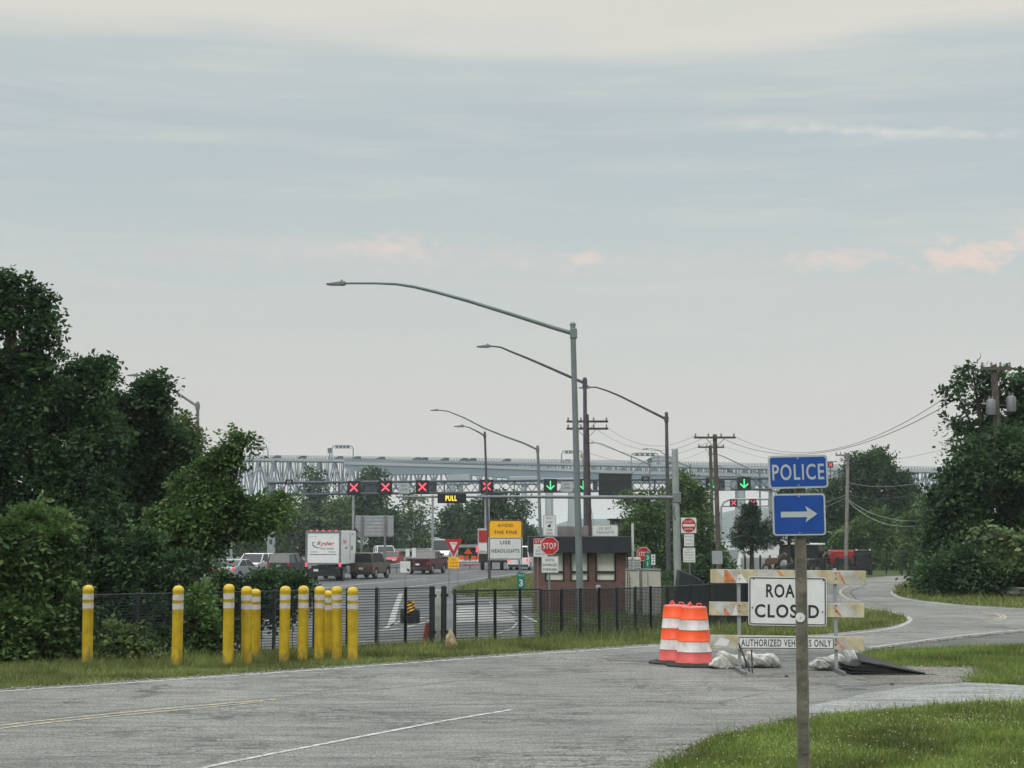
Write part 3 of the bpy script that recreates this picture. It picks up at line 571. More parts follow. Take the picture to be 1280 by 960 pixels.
tree('roadside_shrub', 'ragged shrub before the fence right of the second bollard', 28.2, [(248, 770, 18, 28, 1), (238, 800, 14, 22), (262, 790, 14, 24), (252, 745, 12, 16), (205, 800, 12, 18, .6)], 620, .09, LM, 250, ln=.35, group=gl, cat='shrub')
# pine with layered boughs
def pine(label, D, cx, top, bot, halfw, group):
    s = D/FP; bx = P(cx, 667, D).x; zt = P(cx, top, D).z-PL; root = thing('pine_tree', label, 'tree', (bx, D, PL), 0, group); B = []
    for i in range(15):
        f = i/14; a = i*2.4; z = zt*(1-f*.50)-.3; rr = halfw*s*(.25+.8*f)*random.uniform(.7, 1.1)
        B.append((Vector((math.cos(a)*rr*.65, math.sin(a)*rr*.65, z)), (rr*.5, rr*.5, .32), 1))
    V, F = sprigs(B, 1500, .16, .40, 9, .05, .1); fastmesh('crown', V, F, LP, root)
    mb = MB(); mb.tube([(0, 0, -.1), (.1, 0, zt*.5), (0, 0, zt-.1)], [.17, .12, .03], 8)
    for c, r, _ in B: mb.tube([(0, 0, c.z-.2), tuple(c)], [.05, .02], 5)
    mb.build('trunk', bark, root)
pine('slim pine tree standing between the utility poles and the blue sign', 118, 938, 632, 718, 30, gc)
pine('dark pine half hidden by the blue arrow sign', 122, 985, 612, 718, 30, gc)
# ------------------------------------------------------------ shared materials
galv = mat('galvanised_steel', (.30, .32, .33), .5, .4, .12, 3)
galvd = mat('weathered_grey_steel', (.17, .18, .19), .55, .4, .15, 3)
lampd = mat('lamp_pole_dark_grey', (.075, .072, .082), .5, .3, .2, 4)
darkm = mat('dark_bronze_steel', (.045, .042, .045), .5, .3, .2, 4)
black = mat('black_metal', (.010, .012, .014), .6, 0, .3, 5)
fencem = mat('black_coated_wire', (.013, .018, .022), .55, 0, .25, 4)
white = mat('white_sheeting', (.60, .61, .60), .5, 0, .06, 5)
whitep = mat('white_vehicle_paint', (.68, .69, .69), .35, 0, .04, 3)
ink = mat('black_legend', (.02, .02, .02), .5, 0, .2, 9)
redp = mat('sign_red', (.42, .018, .022), .45, 0, .08, 6)
bluep = mat('sign_blue', (.006, .055, .27), .42, 0, .10, 7)
greenp = mat('sign_green', (.005, .16, .10), .45, 0, .08, 6)
yelp = mat('sign_yellow', (.85, .42, .01), .45, 0, .06, 6)
greyb = mat('sign_back_aluminium', (.33, .35, .36), .5, .3, .1, 2)
wood = mat('weathered_post_wood', (.075, .070, .054), .9, 0, c2=(.165, .150, .118), scale=5, bump=.7, bscale=20)
wood.node_tree.nodes['Noise Texture'].inputs['Scale'].default_value = 5
polew = mat('utility_pole_wood', (.085, .070, .062), .9, 0, .25, 3, bump=.4)
polew2 = mat('pale_pole_wood', (.20, .19, .18), .9, 0, .2, 3, bump=.4)
rubber = mat('black_rubber', (.016, .018, .018), .75, 0, .3, 9, bump=.4, bscale=12)
tyre = mat('tyre_rubber', (.012, .012, .013), .85, 0, .2, 8)
glassd = mat('dark_window_glass', (.015, .019, .022), .2, 0, .2, 3, spec=.3)
rimm = mat('wheel_alloy', (.35, .35, .36), .35, .7, .1, 5)
lampw = mat('headlamp_lit', (.8, .78, .7), .3, emit=(1, .93, .78), es=5)
lampr = mat('tail_lamp_lit', (.6, .02, .03), .3, emit=(1, .06, .09), es=2.2)
lampo = mat('tail_lamp_unlit', (.30, .01, .012), .3)
lens = mat('lamp_lens_grey', (.5, .5, .48), .3)
ledr = mat('red_led', (.6, .05, .08), .5, emit=(1, .07, .11), es=1.6)
ledg = mat('green_led', (.05, .6, .2), .5, emit=(.06, 1, .30), es=1.1)
leda = mat('amber_led', (.7, .5, .05), .5, emit=(1, .72, .12), es=1.0)
brick = bpy.data.materials.new('red_brick')
def _brick():
    t = nodes_of(brick); b = t.nodes['Principled BSDF']; tc = t.nodes.new('ShaderNodeTexCoord'); mp = t.nodes.new('ShaderNodeMapping'); mp.inputs['Rotation'].default_value = (math.pi/2, 0, 0)
    br = t.nodes.new('ShaderNodeTexBrick'); br.inputs['Scale'].default_value = 1; br.inputs['Brick Width'].default_value = .21; br.inputs['Row Height'].default_value = .075; br.inputs['Mortar Size'].default_value = .006
    br.inputs['Color1'].default_value = (.15, .068, .053, 1); br.inputs['Color2'].default_value = (.105, .05, .042, 1); br.inputs['Mortar'].default_value = (.12, .105, .10, 1)
    t.links.new(tc.outputs['Object'], mp.inputs[0]); t.links.new(mp.outputs[0], br.inputs['Vector']); t.links.new(br.outputs[0], b.inputs['Base Color']); b.inputs['Roughness'].default_value = .85
_brick()

# ------------------------------------------------------------ yellow bollards
yb = mat('bollard_yellow_sleeve', (.46, .305, .016), .5, 0, c2=(.58, .405, .022), scale=5, lo=.35, hi=.6, bump=.2)
def _dirty(m):
    t = m.node_tree; K = t.links; b = t.nodes['Principled BSDF']; src = b.inputs['Base Color'].links[0].from_socket
    tc = t.nodes.new('ShaderNodeTexCoord'); oi = t.nodes.new('ShaderNodeObjectInfo'); ad = t.nodes.new('ShaderNodeVectorMath'); ad.operation = 'ADD'; K.new(tc.outputs['Object'], ad.inputs[0])
    cbx = t.nodes.new('ShaderNodeMath'); cbx.operation = 'MULTIPLY'; cbx.inputs[1].default_value = 37; K.new(oi.outputs['Random'], cbx.inputs[0]); K.new(cbx.outputs[0], ad.inputs[1])
    mp = t.nodes.new('ShaderNodeMapping'); mp.inputs['Scale'].default_value = (1, 1, .35); K.new(ad.outputs[0], mp.inputs[0])
    n = t.nodes.new('ShaderNodeTexNoise'); n.inputs['Scale'].default_value = 14; n.inputs['Detail'].default_value = 8; n.inputs['Roughness'].default_value = .7; K.new(mp.outputs[0], n.inputs['Vector'])
    sp = t.nodes.new('ShaderNodeSeparateXYZ'); K.new(tc.outputs['Object'], sp.inputs[0])
    mr = t.nodes.new('ShaderNodeMapRange'); mr.inputs[1].default_value = .30; mr.inputs[2].default_value = 0; mr.inputs[3].default_value = .0; mr.inputs[4].default_value = .28; K.new(sp.outputs[2], mr.inputs[0])
    a = t.nodes.new('ShaderNodeMath'); a.operation = 'ADD'; K.new(n.outputs[0], a.inputs[0]); K.new(mr.outputs[0], a.inputs[1])
    m2 = t.nodes.new('ShaderNodeMapRange'); m2.inputs[1].default_value = .56; m2.inputs[2].default_value = .72; m2.inputs[4].default_value = .6; K.new(a.outputs[0], m2.inputs[0])
    mx = t.nodes.new('ShaderNodeMix'); mx.data_type = 'RGBA'; K.new(m2.outputs[0], mx.inputs[0]); K.new(src, mx.inputs[6]); mx.inputs[7].default_value = (.16, .12, .05, 1); K.new(mx.outputs[2], b.inputs['Base Color'])
_dirty(yb)
wt = mat('bollard_reflective_tape', (.44, .42, .42), .5, 0, .12, 14)
def bollard():
    r = thing('bollard', 'x', 'bollard'); rr = .088
    mb = MB(); mb.lathe([(rr, -.1), (rr, 1.19), (rr*1.04, 1.195), (rr*1.04, 1.225), (rr*.93, 1.258), (rr*.6, 1.285), (.01, 1.295)], n=24); mb.build('post', yb, r)
    for z in (1.10, .955):
        mb = MB(); mb.lathe([(rr+.0025, z-.045), (rr+.0025, z+.045)], n=24); mb.build('reflective_band', wt, r)
    return r
bl = [(109, 830, 'leftmost yellow bollard, alone in front of the thick dark shrubs'), (221, 832, 'yellow bollard standing alone between the leftmost one and the long row'),
      (285, 832, 'yellow bollard that begins the close row from the left, widest and tallest of the row'), (308, 830, 'second yellow bollard of the close row, hiding half of another one'),
      (319, 823, 'half hidden yellow bollard just behind the second one of the close row'), (355, 827, 'yellow bollard in the row below the red tail lights of the sedan'),
      (378, 826, 'yellow bollard in the row left of the rental truck wheels'), (399, 825.5, 'yellow bollard below the rear of the box truck, left of a close pair'),
      (409, 820, 'yellow bollard set back and squeezed between two nearer ones below the box truck'), (421, 825.5, 'yellow bollard second from the right end of the row'), (441, 826.5, 'rightmost yellow bollard, standing right against the mesh fence view')]
b0 = bollard()
for i, (px, py, lb) in enumerate(bl):
    o = b0 if i == 0 else copy_tree(b0); p = G(px, py); o.location = (p.x, p.y, 0); o['label'] = lb; o['group'] = 'yellow bollards along the verge'
    o.rotation_euler = (R(random.uniform(-.6, .6)), R(random.uniform(-.7, .7)), random.uniform(0, 6)); o.scale = (1, 1, [1.0, 1.0, 1.02, .985, .92, .975, .975, .965, .885, .965, .96][i])

# ------------------------------------------------------------ mesh fence
def fence(pts, label, top=1.14, vsp=.5, hsp=.05, posts=None, wire=.0085, screen=False):
    pts = [Vector((p[0], p[1], 0)) for p in pts]; o_ = pts[0]; root = thing('mesh_fence', label, 'fence', o_, 0, 'dark mesh fence along the closed road')
    mb = MB(); loc = [p-o_ for p in pts]
    for a, b in zip(loc, loc[1:]):
        z = .06
        while z < top: mb.bar((a.x, a.y, z), (b.x, b.y, z), wire, n=4, cap=False); z += hsp
        l = (b-a).length; k = max(1, int(l/vsp))
        for i in range(k+1):
            p = a.lerp(b, i/k); mb.bar((p.x, p.y-.008, .05), (p.x, p.y-.008, top), wire*.9, n=4, cap=False)
        mb.bar((a.x, a.y, top), (b.x, b.y, top), .012, n=6)
    mb.build('mesh_panel', fencem, root, smooth=0)
    for a in posts:
        p = Vector(a[:3])-o_; p.z = 0; mb = MB(); r = a[3] if len(a) > 3 else .03; mb.box((p.x, p.y+.03, (top+.03)/2-.1), (r*2, r*2, top+.23)); mb.build('fence_post', fencem, root, bevel=.004)
    return root
def FP_(px): # point on the fence line seen at photo x
    best = None
    for i in range(2, 10):
        a = Vector((FX[i], FY[i])); b = Vector((FX[i+1], FY[i+1])); k = (px-640)/FP
        d = (b.x-a.x)-k*(b.y-a.y)
        if abs(d) < 1e-9: continue
        t_ = (k*a.y-a.x)/d
        # correct for pitch: px maps to x/y*cos
        if -1e-6 <= t_ <= 1+1e-6: best = a.lerp(b, t_)
    return Vector((best.x, best.y, 0))
pl = [FP_(x) for x in (112, 131, 250, 330, 442)]
fence(pl+[FP_(508), FP_(540)], 'dark wire fence run left of the gate posts, behind the bollards', posts=[tuple(FP_(x)) for x in (118, 175, 232, 290, 345, 395, 436, 472, 508)], top=1.10)
fence([FP_(x) for x in (569, 596, 619, 650, 675)], 'dark wire fence run between the gate posts and the mile sign', posts=[tuple(FP_(x)) for x in (569, 596, 619, 650)], hsp=.05, top=1.03)
fence([FP_(x) for x in (675, 700, 748, 812, 829.6, 890, 934.5)], 'densely screened dark fence run behind the orange barrels', posts=[tuple(FP_(x)) for x in (676, 702, 725, 748, 770, 793, 812, 833, 860, 885, 933)], hsp=.030, vsp=.036, wire=.0088, top=1.0)
fence([FP_(x) for x in (936, 970, 999.4, 1040, 1084.5, 1115, 1149)]+[Vector((38, 97, 0))], 'dark fence run that follows the closed road to the far trees', posts=[tuple(FP_(x)) for x in (950, 970, 985, 1005, 1025, 1045, 1065, 1085, 1105, 1125, 1149)], hsp=.10, vsp=.25, wire=.0065)
for px, lb in ((541, 'thick dark gate post, left one of the pair in the fence opening'), (555.5, 'thick dark gate post, right one of the pair in the fence opening')):
    p = FP_(px); r = thing('gate_post', lb, 'post', p, 0, 'gate posts'); mb = MB(); mb.lathe([(.055, -.1), (.055, 1.12), (.04, 1.135), (.005, 1.145)], n=16); mb.build('post', fencem, r)
    for z in (.25, .95):
        mb = MB(); mb.lathe([(.062, z-.03), (.062, z+.03)], n=16); mb.box((.06, 0, z), (.05, .03, .05)); mb.build('hinge_collar', black, r)
# gate leaves folded back: three plain dark leaves with a bar
p0, p1 = FP_(569), FP_(596)
r = thing('gate_leaf', 'narrow dark gate frame with a single cross bar next to the right gate post', 'gate', (p0.x, p0.y-.12, 0)); d = p1-p0
mb = MB(); mb.bar((0, 0, .12), (0, 0, 1.0), .018); mb.bar((d.x, d.y, .12), (d.x, d.y, 1.0), .018); mb.bar((0, 0, .12), (d.x, d.y, .12), .014); mb.bar((0, 0, 1.0), (d.x, d.y, 1.0), .014); mb.build('frame', fencem, r)
mb = MB(); mb.bar((0, 0, .78), (d.x, d.y, .78), .014); mb.build('cross_bar', fencem, r)
# pale concrete pier seen through the opening, rock and red cap
p = FP_(548); r = MB(); r.box((0, 0, .47), (.16, .14, 1.14)); o = r.build('concrete_pier', mat('pale_concrete', (.34, .34, .32), .9, 0, .2, 6, bump=.3), bevel=.012); o.location = (p.x, p.y+.5, 0); tag(o, 'pale concrete pier standing in the fence opening between gate posts', 'pier')
mb = MB(); bm_ = None
def rock(name, loc, s, m, label, cat):
    bm = bmesh.new(); bmesh.ops.create_icosphere(bm, subdivisions=3, radius=1)
    for v in bm.verts:
        n_ = v.co.normalized(); k = 1+.18*math.sin(n_.x*5+2)*math.cos(n_.y*4)+.1*math.sin(n_.z*7+n_.x*3); v.co = Vector((n_.x*s[0]*k, n_.y*s[1]*k, max(-.4*s[2], n_.z*s[2]*k)))
    me = bpy.data.meshes.new(name); bm.to_mesh(me); bm.free(); me.materials.append(m); me.shade_smooth(); o = bpy.data.objects.new(name, me); col.objects.link(o); o.location = loc; return tag(o, label, cat)
p = G(563, 813); rock('boulder', (p.x, p.y, .12), (.11, .1, .22), mat('tan_stone', (.28, .22, .13), .9, 0, .35, 12, bump=.5), 'small tan boulder at the foot of the right gate post', 'rock')
p = G(534, 806); r = thing('traffic_cone', 'small faded red cone lying low behind the fence by the left gate post', 'cone', (p.x, p.y, 0)); mb = MB(); mb.lathe([(.11, 0), (.035, .42), (.02, .43)], n=14); mb.build('body', mat('faded_red_plastic', (.30, .05, .05), .6, 0, .2, 8), r); mb = MB(); mb.box((0, 0, .01), (.26, .26, .03)); mb.build('base', mat('faded_red_plastic', (.3, .05, .05)), r)

# ------------------------------------------------------------ signs
def panel(name, parent, cx, cz, w, h, m, y=0, rc=.03, border=None, bw=.02, edge=None, th=.004, inset=.012):
    """rounded plate facing -Y; optional border ring: border-coloured plate, then face plate proud of it"""
    mb = MB(); mb.prism(rrect(w, h, rc, cx, cz), y-th, y+th); o = mb.build(name, edge or m, parent, smooth=35)
    if edge: mb = MB(); mb.prism(rrect(w-2*inset*.0-.004, h-.004, rc, cx, cz), y-th-.0015, y-th+.001); mb.build('face', m, o)
    if border:
        iw = inset; a = rrect(w-2*iw, h-2*iw, max(rc-iw, .005), cx, cz); b_ = rrect(w-2*iw-2*bw, h-2*iw-2*bw, max(rc-iw-bw, .004), cx, cz); n_ = len(a)
        mb = MB(); yy = y-th-.004; mb.add([(p[0], yy, p[1]) for p in a]+[(p[0], yy, p[1]) for p in b_]+[(p[0], yy+.003, p[1]) for p in a]+[(p[0], yy+.003, p[1]) for p in b_],
            [(i, (i+1) % n_, n_+(i+1) % n_, n_+i) for i in range(n_)]+[(i, (i+1) % n_, 2*n_+(i+1) % n_, 2*n_+i) for i in range(n_)]+[(n_+i, n_+(i+1) % n_, 3*n_+(i+1) % n_, 3*n_+i) for i in range(n_)])
        mb.build('border', border, o, smooth=0)
    return o
def sign_at(name, label, cat, px, D, zb=None, group=None, rz=0):
    x = P(px, 667, D).x; zb = (float(hgt(np.array([x]), np.array([D]))[0]) if zb is None else zb)
    return thing(name, label, cat, (x, D, zb), rz, group)
class S_:
    """photo pixel -> local x,z of a thing that stands at distance D"""
    def __init__(s, root, y0=690): s.r = root; s.D = root.location.y; s.y0 = y0
    def __call__(s, px, py): q = P(px, py, s.D)-s.r.location; return (P(px, s.y0, s.D).x-s.r.location.x if py <= 1 else q.x), q.z
    def rect(s, x0, y0, x1, y1):
        a = s(x0, y1); b = s(x1, y0); return (a[0]+b[0])/2, (a[1]+b[1])/2, abs(b[0]-a[0]), abs(b[1]-a[1])
silver = mat('silver_sheeting', (.38, .41, .42), .45, 0, .07, 8)
# police sign with its own post
D = 13.75; r = sign_at('police_sign', 'blue POLICE sign above a blue plate with a white right arrow, on a wooden post', 'sign', 1003, D); f = S_(r); xb, _ = f(1005.5, 960); xt, zt = f(1001, 585)
mb = MB(); lean = (xt-xb)/(zt+.3)
hw = .0395; zz = [-.2, .3, .9, 1.5, 2.0, zt]
for i in range(5):
    a, b = zz[i], zz[i+1]; ax, bx_ = xb+lean*(a+.3), xb+lean*(b+.3); j = random.uniform(-.0015, .0015)
    vs = [(ax+sx_*hw, sy_*.045+.075, a) for sx_, sy_ in ((-1, -1), (1, -1), (1, 1), (-1, 1))]+[(bx_+sx_*hw, sy_*.045+.075, b) for sx_, sy_ in ((-1, -1), (1, -1), (1, 1), (-1, 1))]
    mb.add(vs, [(0, 1, 5, 4), (1, 2, 6, 5), (2, 3, 7, 6), (3, 0, 4, 7)]+([(4, 5, 6, 7)] if i == 4 else []))
post = mb.build('post', wood, r, smooth=0)
mb = MB(); mb.box((xb+hw+.010, .085, zt/2), (.022, .05, zt-.02), ry=lean*0); mb.build('channel_stake', mat('pale_stake', (.26, .255, .22), .8, 0, .2, 6), r)
cx, cz, w_, h_ = f.rect(960.5, 569, 1034.5, 610.5); pn = panel('police_panel', r, cx, cz, w_, h_, silver, y=0, rc=.03, border=None, edge=silver, th=.003)
mbx = MB(); mbx.prism(rrect(w_-.034, h_-.034, .02, cx, cz), -.0065, -.004); mbx.build('blue_field', bluep, pn)
text('POLICE', pn, cx+.0, cz-.002, .137, silver, -.0065, w=.445, bold=.012)
for dz in (.115, -.115): mb = MB(); mb.tube([(cx, -.012, cz+dz), (cx, -.004, cz+dz)], .007, 8); mb.build('bolt', galv, pn)
pn.rotation_euler = (0, R(-1.3), 0)
def pivot(o, px_, pz_, ang):   # rotate a panel about its own centre
    o.rotation_euler = (0, ang, 0); c = Vector((px_, 0, pz_)); o.location = c-Matrix.Rotation(ang, 3, 'Y') @ c
pivot(pn, cx, cz, R(-1.3))
cx, cz, w_, h_ = f.rect(966, 617, 1031.5, 669.5); pn = panel('arrow_panel', r, cx, cz, w_, h_, silver, y=0, rc=.03, edge=silver, th=.003)
mbx = MB(); mbx.prism(rrect(w_-.030, h_-.030, .02, cx, cz), -.0065, -.004); mbx.build('blue_field', bluep, pn)
ax0, az0 = f(976, 644); ax1, az1 = f(1021, 642.5); u = f.rect(0, 0, 1, 1)[2]
arrow = [(976, 639.5), (1009, 639.5), (1006.5, 632.5), (1021.5, 642.5), (1006.5, 653), (1009, 646.5), (976, 646.5)]
mb = MB(); mb.prism([f(a, b) for a, b in arrow], -.0085, -.006); mb.build('arrow', silver, pn, smooth=0)
for dz in (.155, -.155): mb = MB(); mb.tube([(cx, -.012, cz+dz), (cx, -.004, cz+dz)], .007, 8); mb.build('bolt', galv, pn)
pivot(pn, cx, cz, R(-.7))
rx_, rz_ = f(1001, 772); mb = MB(); mb.tube([(rx_, .028, rz_), (rx_, .016, rz_)], .040, 20); mb.build('round_reflector', white, r); mb = MB(); mb.tube([(rx_, .017, rz_), (rx_, .011, rz_)], .006, 8); mb.build('bolt', galv, r)

# barricade
D = 25.0; r = sign_at('road_barricade', 'wide three-rail barricade with faded stripes, ROAD CLOSED and AUTHORIZED VEHICLES ONLY signs', 'barricade', 985, D, 0); f = S_(r, 750)
def railmat():
    m = bpy.data.materials.new('faded_barricade_rail'); t = nodes_of(m); b = t.nodes['Principled BSDF']; K = t.links
    tc = t.nodes.new('ShaderNodeTexCoord'); sp = t.nodes.new('ShaderNodeSeparateXYZ'); K.new(tc.outputs['Object'], sp.inputs[0])
    a = t.nodes.new('ShaderNodeMath'); a.operation = 'ADD'; K.new(sp.outputs[0], a.inputs[0]); K.new(sp.outputs[2], a.inputs[1])
    s = t.nodes.new('ShaderNodeMath'); s.operation = 'PINGPONG'; K.new(a.outputs[0], s.inputs[0]); s.inputs[1].default_value = .30
    g = t.nodes.new('ShaderNodeMath'); g.operation = 'GREATER_THAN'; K.new(s.outputs[0], g.inputs[0]); g.inputs[1].default_value = .15
    mx = t.nodes.new('ShaderNodeMix'); mx.data_type = 'RGBA'; mx.inputs[6].default_value = (.50, .49, .46, 1); mx.inputs[7].default_value = (.50, .44, .29, 1); K.new(g.outputs[0], mx.inputs[0])
    n = t.nodes.new('ShaderNodeTexNoise'); n.inputs['Scale'].default_value = 3.2; n.inputs['Detail'].default_value = 7; n.inputs['Roughness'].default_value = .7; K.new(tc.outputs['Object'], n.inputs['Vector'])
    r_ = t.nodes.new('ShaderNodeValToRGB'); e = r_.color_ramp.elements; e[0].position = .35; e[1].position = .6; e[0].color = (.62, .60, .55, 1); e[1].color = (1, 1, 1, 1); K.new(n.outputs[0], r_.inputs[0])
    m2 = t.nodes.new('ShaderNodeMix'); m2.data_type = 'RGBA'; m2.blend_type = 'MULTIPLY'; m2.inputs[0].default_value = 1; K.new(mx.outputs[2], m2.inputs[6]); K.new(r_.outputs[0], m2.inputs[7])
    K.new(m2.outputs[2], b.inputs['Base Color']); b.inputs['Roughness'].default_value = .6; return m
rm = railmat(); orr = mat('orange_stripe_remnant', (.50, .17, .06), .6, 0, .3, 12); og = mat('white_stripe_remnant', (.62, .62, .60), .6, 0, .06, 6)
rails = [((888, 711.5), (1082, 713.5), (1082, 730.5), (888, 728.5)), ((886.5, 752), (1080, 754.5), (1080, 772), (886.5, 769)), ((888, 793.5), (1080, 796), (1080, 812.5), (888, 810.5))]
rem = {0: [([(905, 712.4), (909, 712.4), (920, 728), (905, 728)], 0), ([(924.5, 714), (934, 728.6), (919.5, 728.6)], 1), ([(971, 713.4), (974, 713.4), (980, 719.8), (975, 719.8)], 0), ([(1046, 715), (1049, 715), (1057, 729.5), (1055, 729.5)], 0)],
       1: [([(905, 759), (913, 769), (905, 769)], 0), ([(920, 755), (922, 769), (915, 769)], 1), ([(1041, 759), (1043, 758.5), (1052, 770), (1050, 771)], 0)],
       2: [([(1043, 800), (1045, 799.5), (1056, 811), (1053, 811)], 0), ([(900, 797), (912, 800), (908, 808), (893, 806)], 1)]}
for i, q in enumerate(rails):
    mb = MB(); mb.prism([f(*p) for p in q], -.02, .02); o = mb.build('rail', rm, r, smooth=0, bevel=.004)
    for pts, k in rem[i]: mb = MB(); mb.prism([f(*p) for p in pts], -.0225, -.0205); mb.build('stripe', (orr, og)[k], o, smooth=0)
    for bx_ in (924, 1044.5):
        for dy in (5, 12): a, b = f(bx_, q[0][1]+dy); mb = MB(); mb.tube([(a, -.03, b), (a, -.019, b)], .011, 8); mb.build('bolt', black, o)
for bx_ in (923.5, 1044): a, b = f(bx_, 712); mb = MB(); mb.box((a, .045, b/2+.02), (.05, .045, b)); mb.build('upright', galv, r); mb = MB(); mb.box((a, 0, .035), (.05, 1.1, .05)); mb.build('foot', galvd, r)
a, b = f(939, 812); mb = MB(); mb.bar((a, -.03, b), (a+.0, -.1, .0), .012); mb.bar((f(923, 800)[0], -.04, .45), (f(935, 800)[0], -.15, .03), .014); mb.build('brace', darkm, r)
cx, cz, w_, h_ = f.rect(935.5, 721, 1032, 782); pn = panel('road_closed_panel', r, cx, cz, w_, h_, white, y=-.04, rc=.045, border=ink, bw=.016, inset=.014)
x, z = f(976.3, 738.6); text('ROAD', pn, (f(957, 0)[0]+f(1005, 0)[0])/2, z, f.rect(0, 730.2, 1, 747)[3], ink, -.044, w=f.rect(957, 0, 1005, 1)[2], bold=.022)
x, z = f(982, 763.8); text('CLOSED', pn, (f(943, 0)[0]+f(1023, 0)[0])/2, z, f.rect(0, 755.2, 1, 772)[3], ink, -.044, w=f.rect(943, 0, 1023, 1)[2], bold=.022)
for bx_, by in ((941, 724), (1028, 724.5), (940, 760), (1027.5, 764)): a, b = f(bx_, by); mb = MB(); mb.tube([(a, -.052, b), (a, -.044, b)], .012, 8); mb.build('bolt', ink, pn)
pivot(pn, cx, cz, R(.9)); 
cx, cz, w_, h_ = f.rect(922, 795.5, 1042, 811.5); pn = panel('authorized_panel', r, cx, cz, w_, h_, white, y=-.04, rc=.03, border=ink, bw=.012, inset=.01)
text('AUTHORIZED VEHICLES ONLY', pn, cx, cz, f.rect(0, 799.3, 1, 808.2)[3], ink, -.044, w=f.rect(926.5, 0, 1038.5, 1)[2], bold=.012)
pivot(pn, cx, cz, R(.35))

# barrels
bo = mat('barrel_orange', (.78, .085, .012), .45, 0, .06, 4); bo2 = mat('barrel_orange_faded', (.60, .10, .09), .5, 0, .12, 4); bw_ = mat('barrel_white_band', (.62, .58, .57), .5, 0, c2=(.44, .41, .39), scale=6, lo=.45, hi=.62)
def barrel(label, loc, rz):
    r = thing('traffic_barrel', label, 'barrel', loc, rz, 'orange traffic barrels beside the barricade'); H = .90
    def rad(z): return .292-.085*z/H*1.0-.010*math.floor(z/.18)
    for i, (z0, z1, m) in enumerate(((.0, .03, bo2), (.03, .19, bo2), (.19, .36, bw_), (.36, .54, bo), (.54, .71, bw_), (.71, .885, bo))):
        mb = MB(); r0, r1 = .295-.085*z0/H, .295-.085*z1/H; lip = .008
        mb.lathe([(r0+lip, z0), (r0+lip, z0+.008), (r0, z0+.016), (r1-.001, z1-.001)] if i else [(r0+.02, 0), (r0+.02, .02), (r0+.004, .03)], c=(0, 0, .045), n=32); mb.build('band', m, r, smooth=40)
    rt = .295-.085*.885/H; mb = MB(); mb.lathe([(rt, .884), (rt-.006, .905), (rt-.03, .915), (.02, .925)], c=(0, 0, .045), n=32); o = mb.build('lid', bo2, r, smooth=40)
    for s in (-1, 1):
        mb = MB()
        if s < 0: mb.tube([(-.10, 0, .955), (-.085, 0, 1.0), (-.07, 0, 1.03), (-.05, 0, .99), (-.045, 0, .955)], [.025, .022, .014, .018, .022], 8)
        else: mb.tube([(.05, 0, .95), (.055, 0, 1.0), (.13, 0, 1.0), (.14, 0, .95)], [.012, .012, .012, .012], 8)
        mb.build('handle', bo2, o)
    n_ = 24; mb = MB(); prof = [(.50, 0), (.50, .03), (.40, .05), (.305, .07)]; mb.lathe(prof, n=8); mb.build('rubber_base', rubber, r, smooth=20)
    return r
p = G(869.5, 833.5); p2 = G(850, 831)
barrel('orange and white barrel on the right, nearer one of the touching pair', (p.x, p.y+.15, 0), .4)
barrel('orange and white barrel on the left, partly hidden one of the touching pair', (p2.x-.02, p2.y+.32, 0), -.5)
# sandbags
sb = mat('sandbag_white_cloth', (.36, .36, .33), .85, 0, c2=(.54, .54, .51), scale=7, bump=.9, bscale=14)
def sandbag(px, py, w_, d_, h_, rz, label, seed, ear=1, sd=.0):
    bm = bmesh.new(); bmesh.ops.create_icosphere(bm, subdivisions=5, radius=1); rr = random.Random(seed); a_, b_, c_ = rr.uniform(0, 6), rr.uniform(0, 6), rr.uniform(0, 6)
    for v in bm.verts:
        n_ = v.co.normalized(); sq = lambda q, e: math.copysign(abs(q)**e, q)
        k = 1+.08*math.sin(n_.x*6+a_+n_.z*3+n_.y*2)+.02*math.sin(n_.x*31+n_.y*27+a_)+.055*math.sin(n_.y*9+b_+n_.x*7)+.035*math.sin(n_.x*19+n_.z*11+c_)
        x = sq(n_.x, .8)*w_/2*k; y = sq(n_.y, .7)*d_/2*k; z = sq(n_.z, .75)*h_/2*k*(1+.30*math.sin(n_.x*3.1+b_)) 
        if ear and n_.x*ear > .82: q = (n_.x*ear-.82)/.18; x += ear*.16*w_*q; z *= 1-.35*q; z -= h_*.15*q; y *= 1+.2*q+.25*math.sin(n_.y*22)*q
        # folds radiating from the neck
        z += .010*math.sin(math.atan2(n_.y, n_.x-ear*.9)*13)*max(0, n_.z)
        v.co = Vector((x, y, max(z, -h_*.40)))
    me = bpy.data.meshes.new('sandbag'); bm.to_mesh(me); bm.free(); me.materials.append(sb); me.shade_smooth(); o = bpy.data.objects.new('sandbag', me); col.objects.link(o)
    p = G(px, py); o.location = (p.x, p.y, h_*.40+.008); o.rotation_euler = (0, 0, rz); tag(o, label, 'sandbag', 'sandbags weighing down the barricade'); return o
sandbag(913, 835.5, .50, .34, .25, .25, 'pleated white sandbag right beside the orange barrel', 3, -1)
sandbag(951, 834.5, .50, .36, .26, -.15, 'white sandbag right of the thin dark brace', 5, 1)
sandbag(1037, 838, .46, .36, .25, .1, 'flat white sandbag directly right of the wooden post', 8, -1)
sandbag(1059, 834, .32, .32, .32, -.3, 'upright small white sandbag next to the black rubber mats', 9, -1)
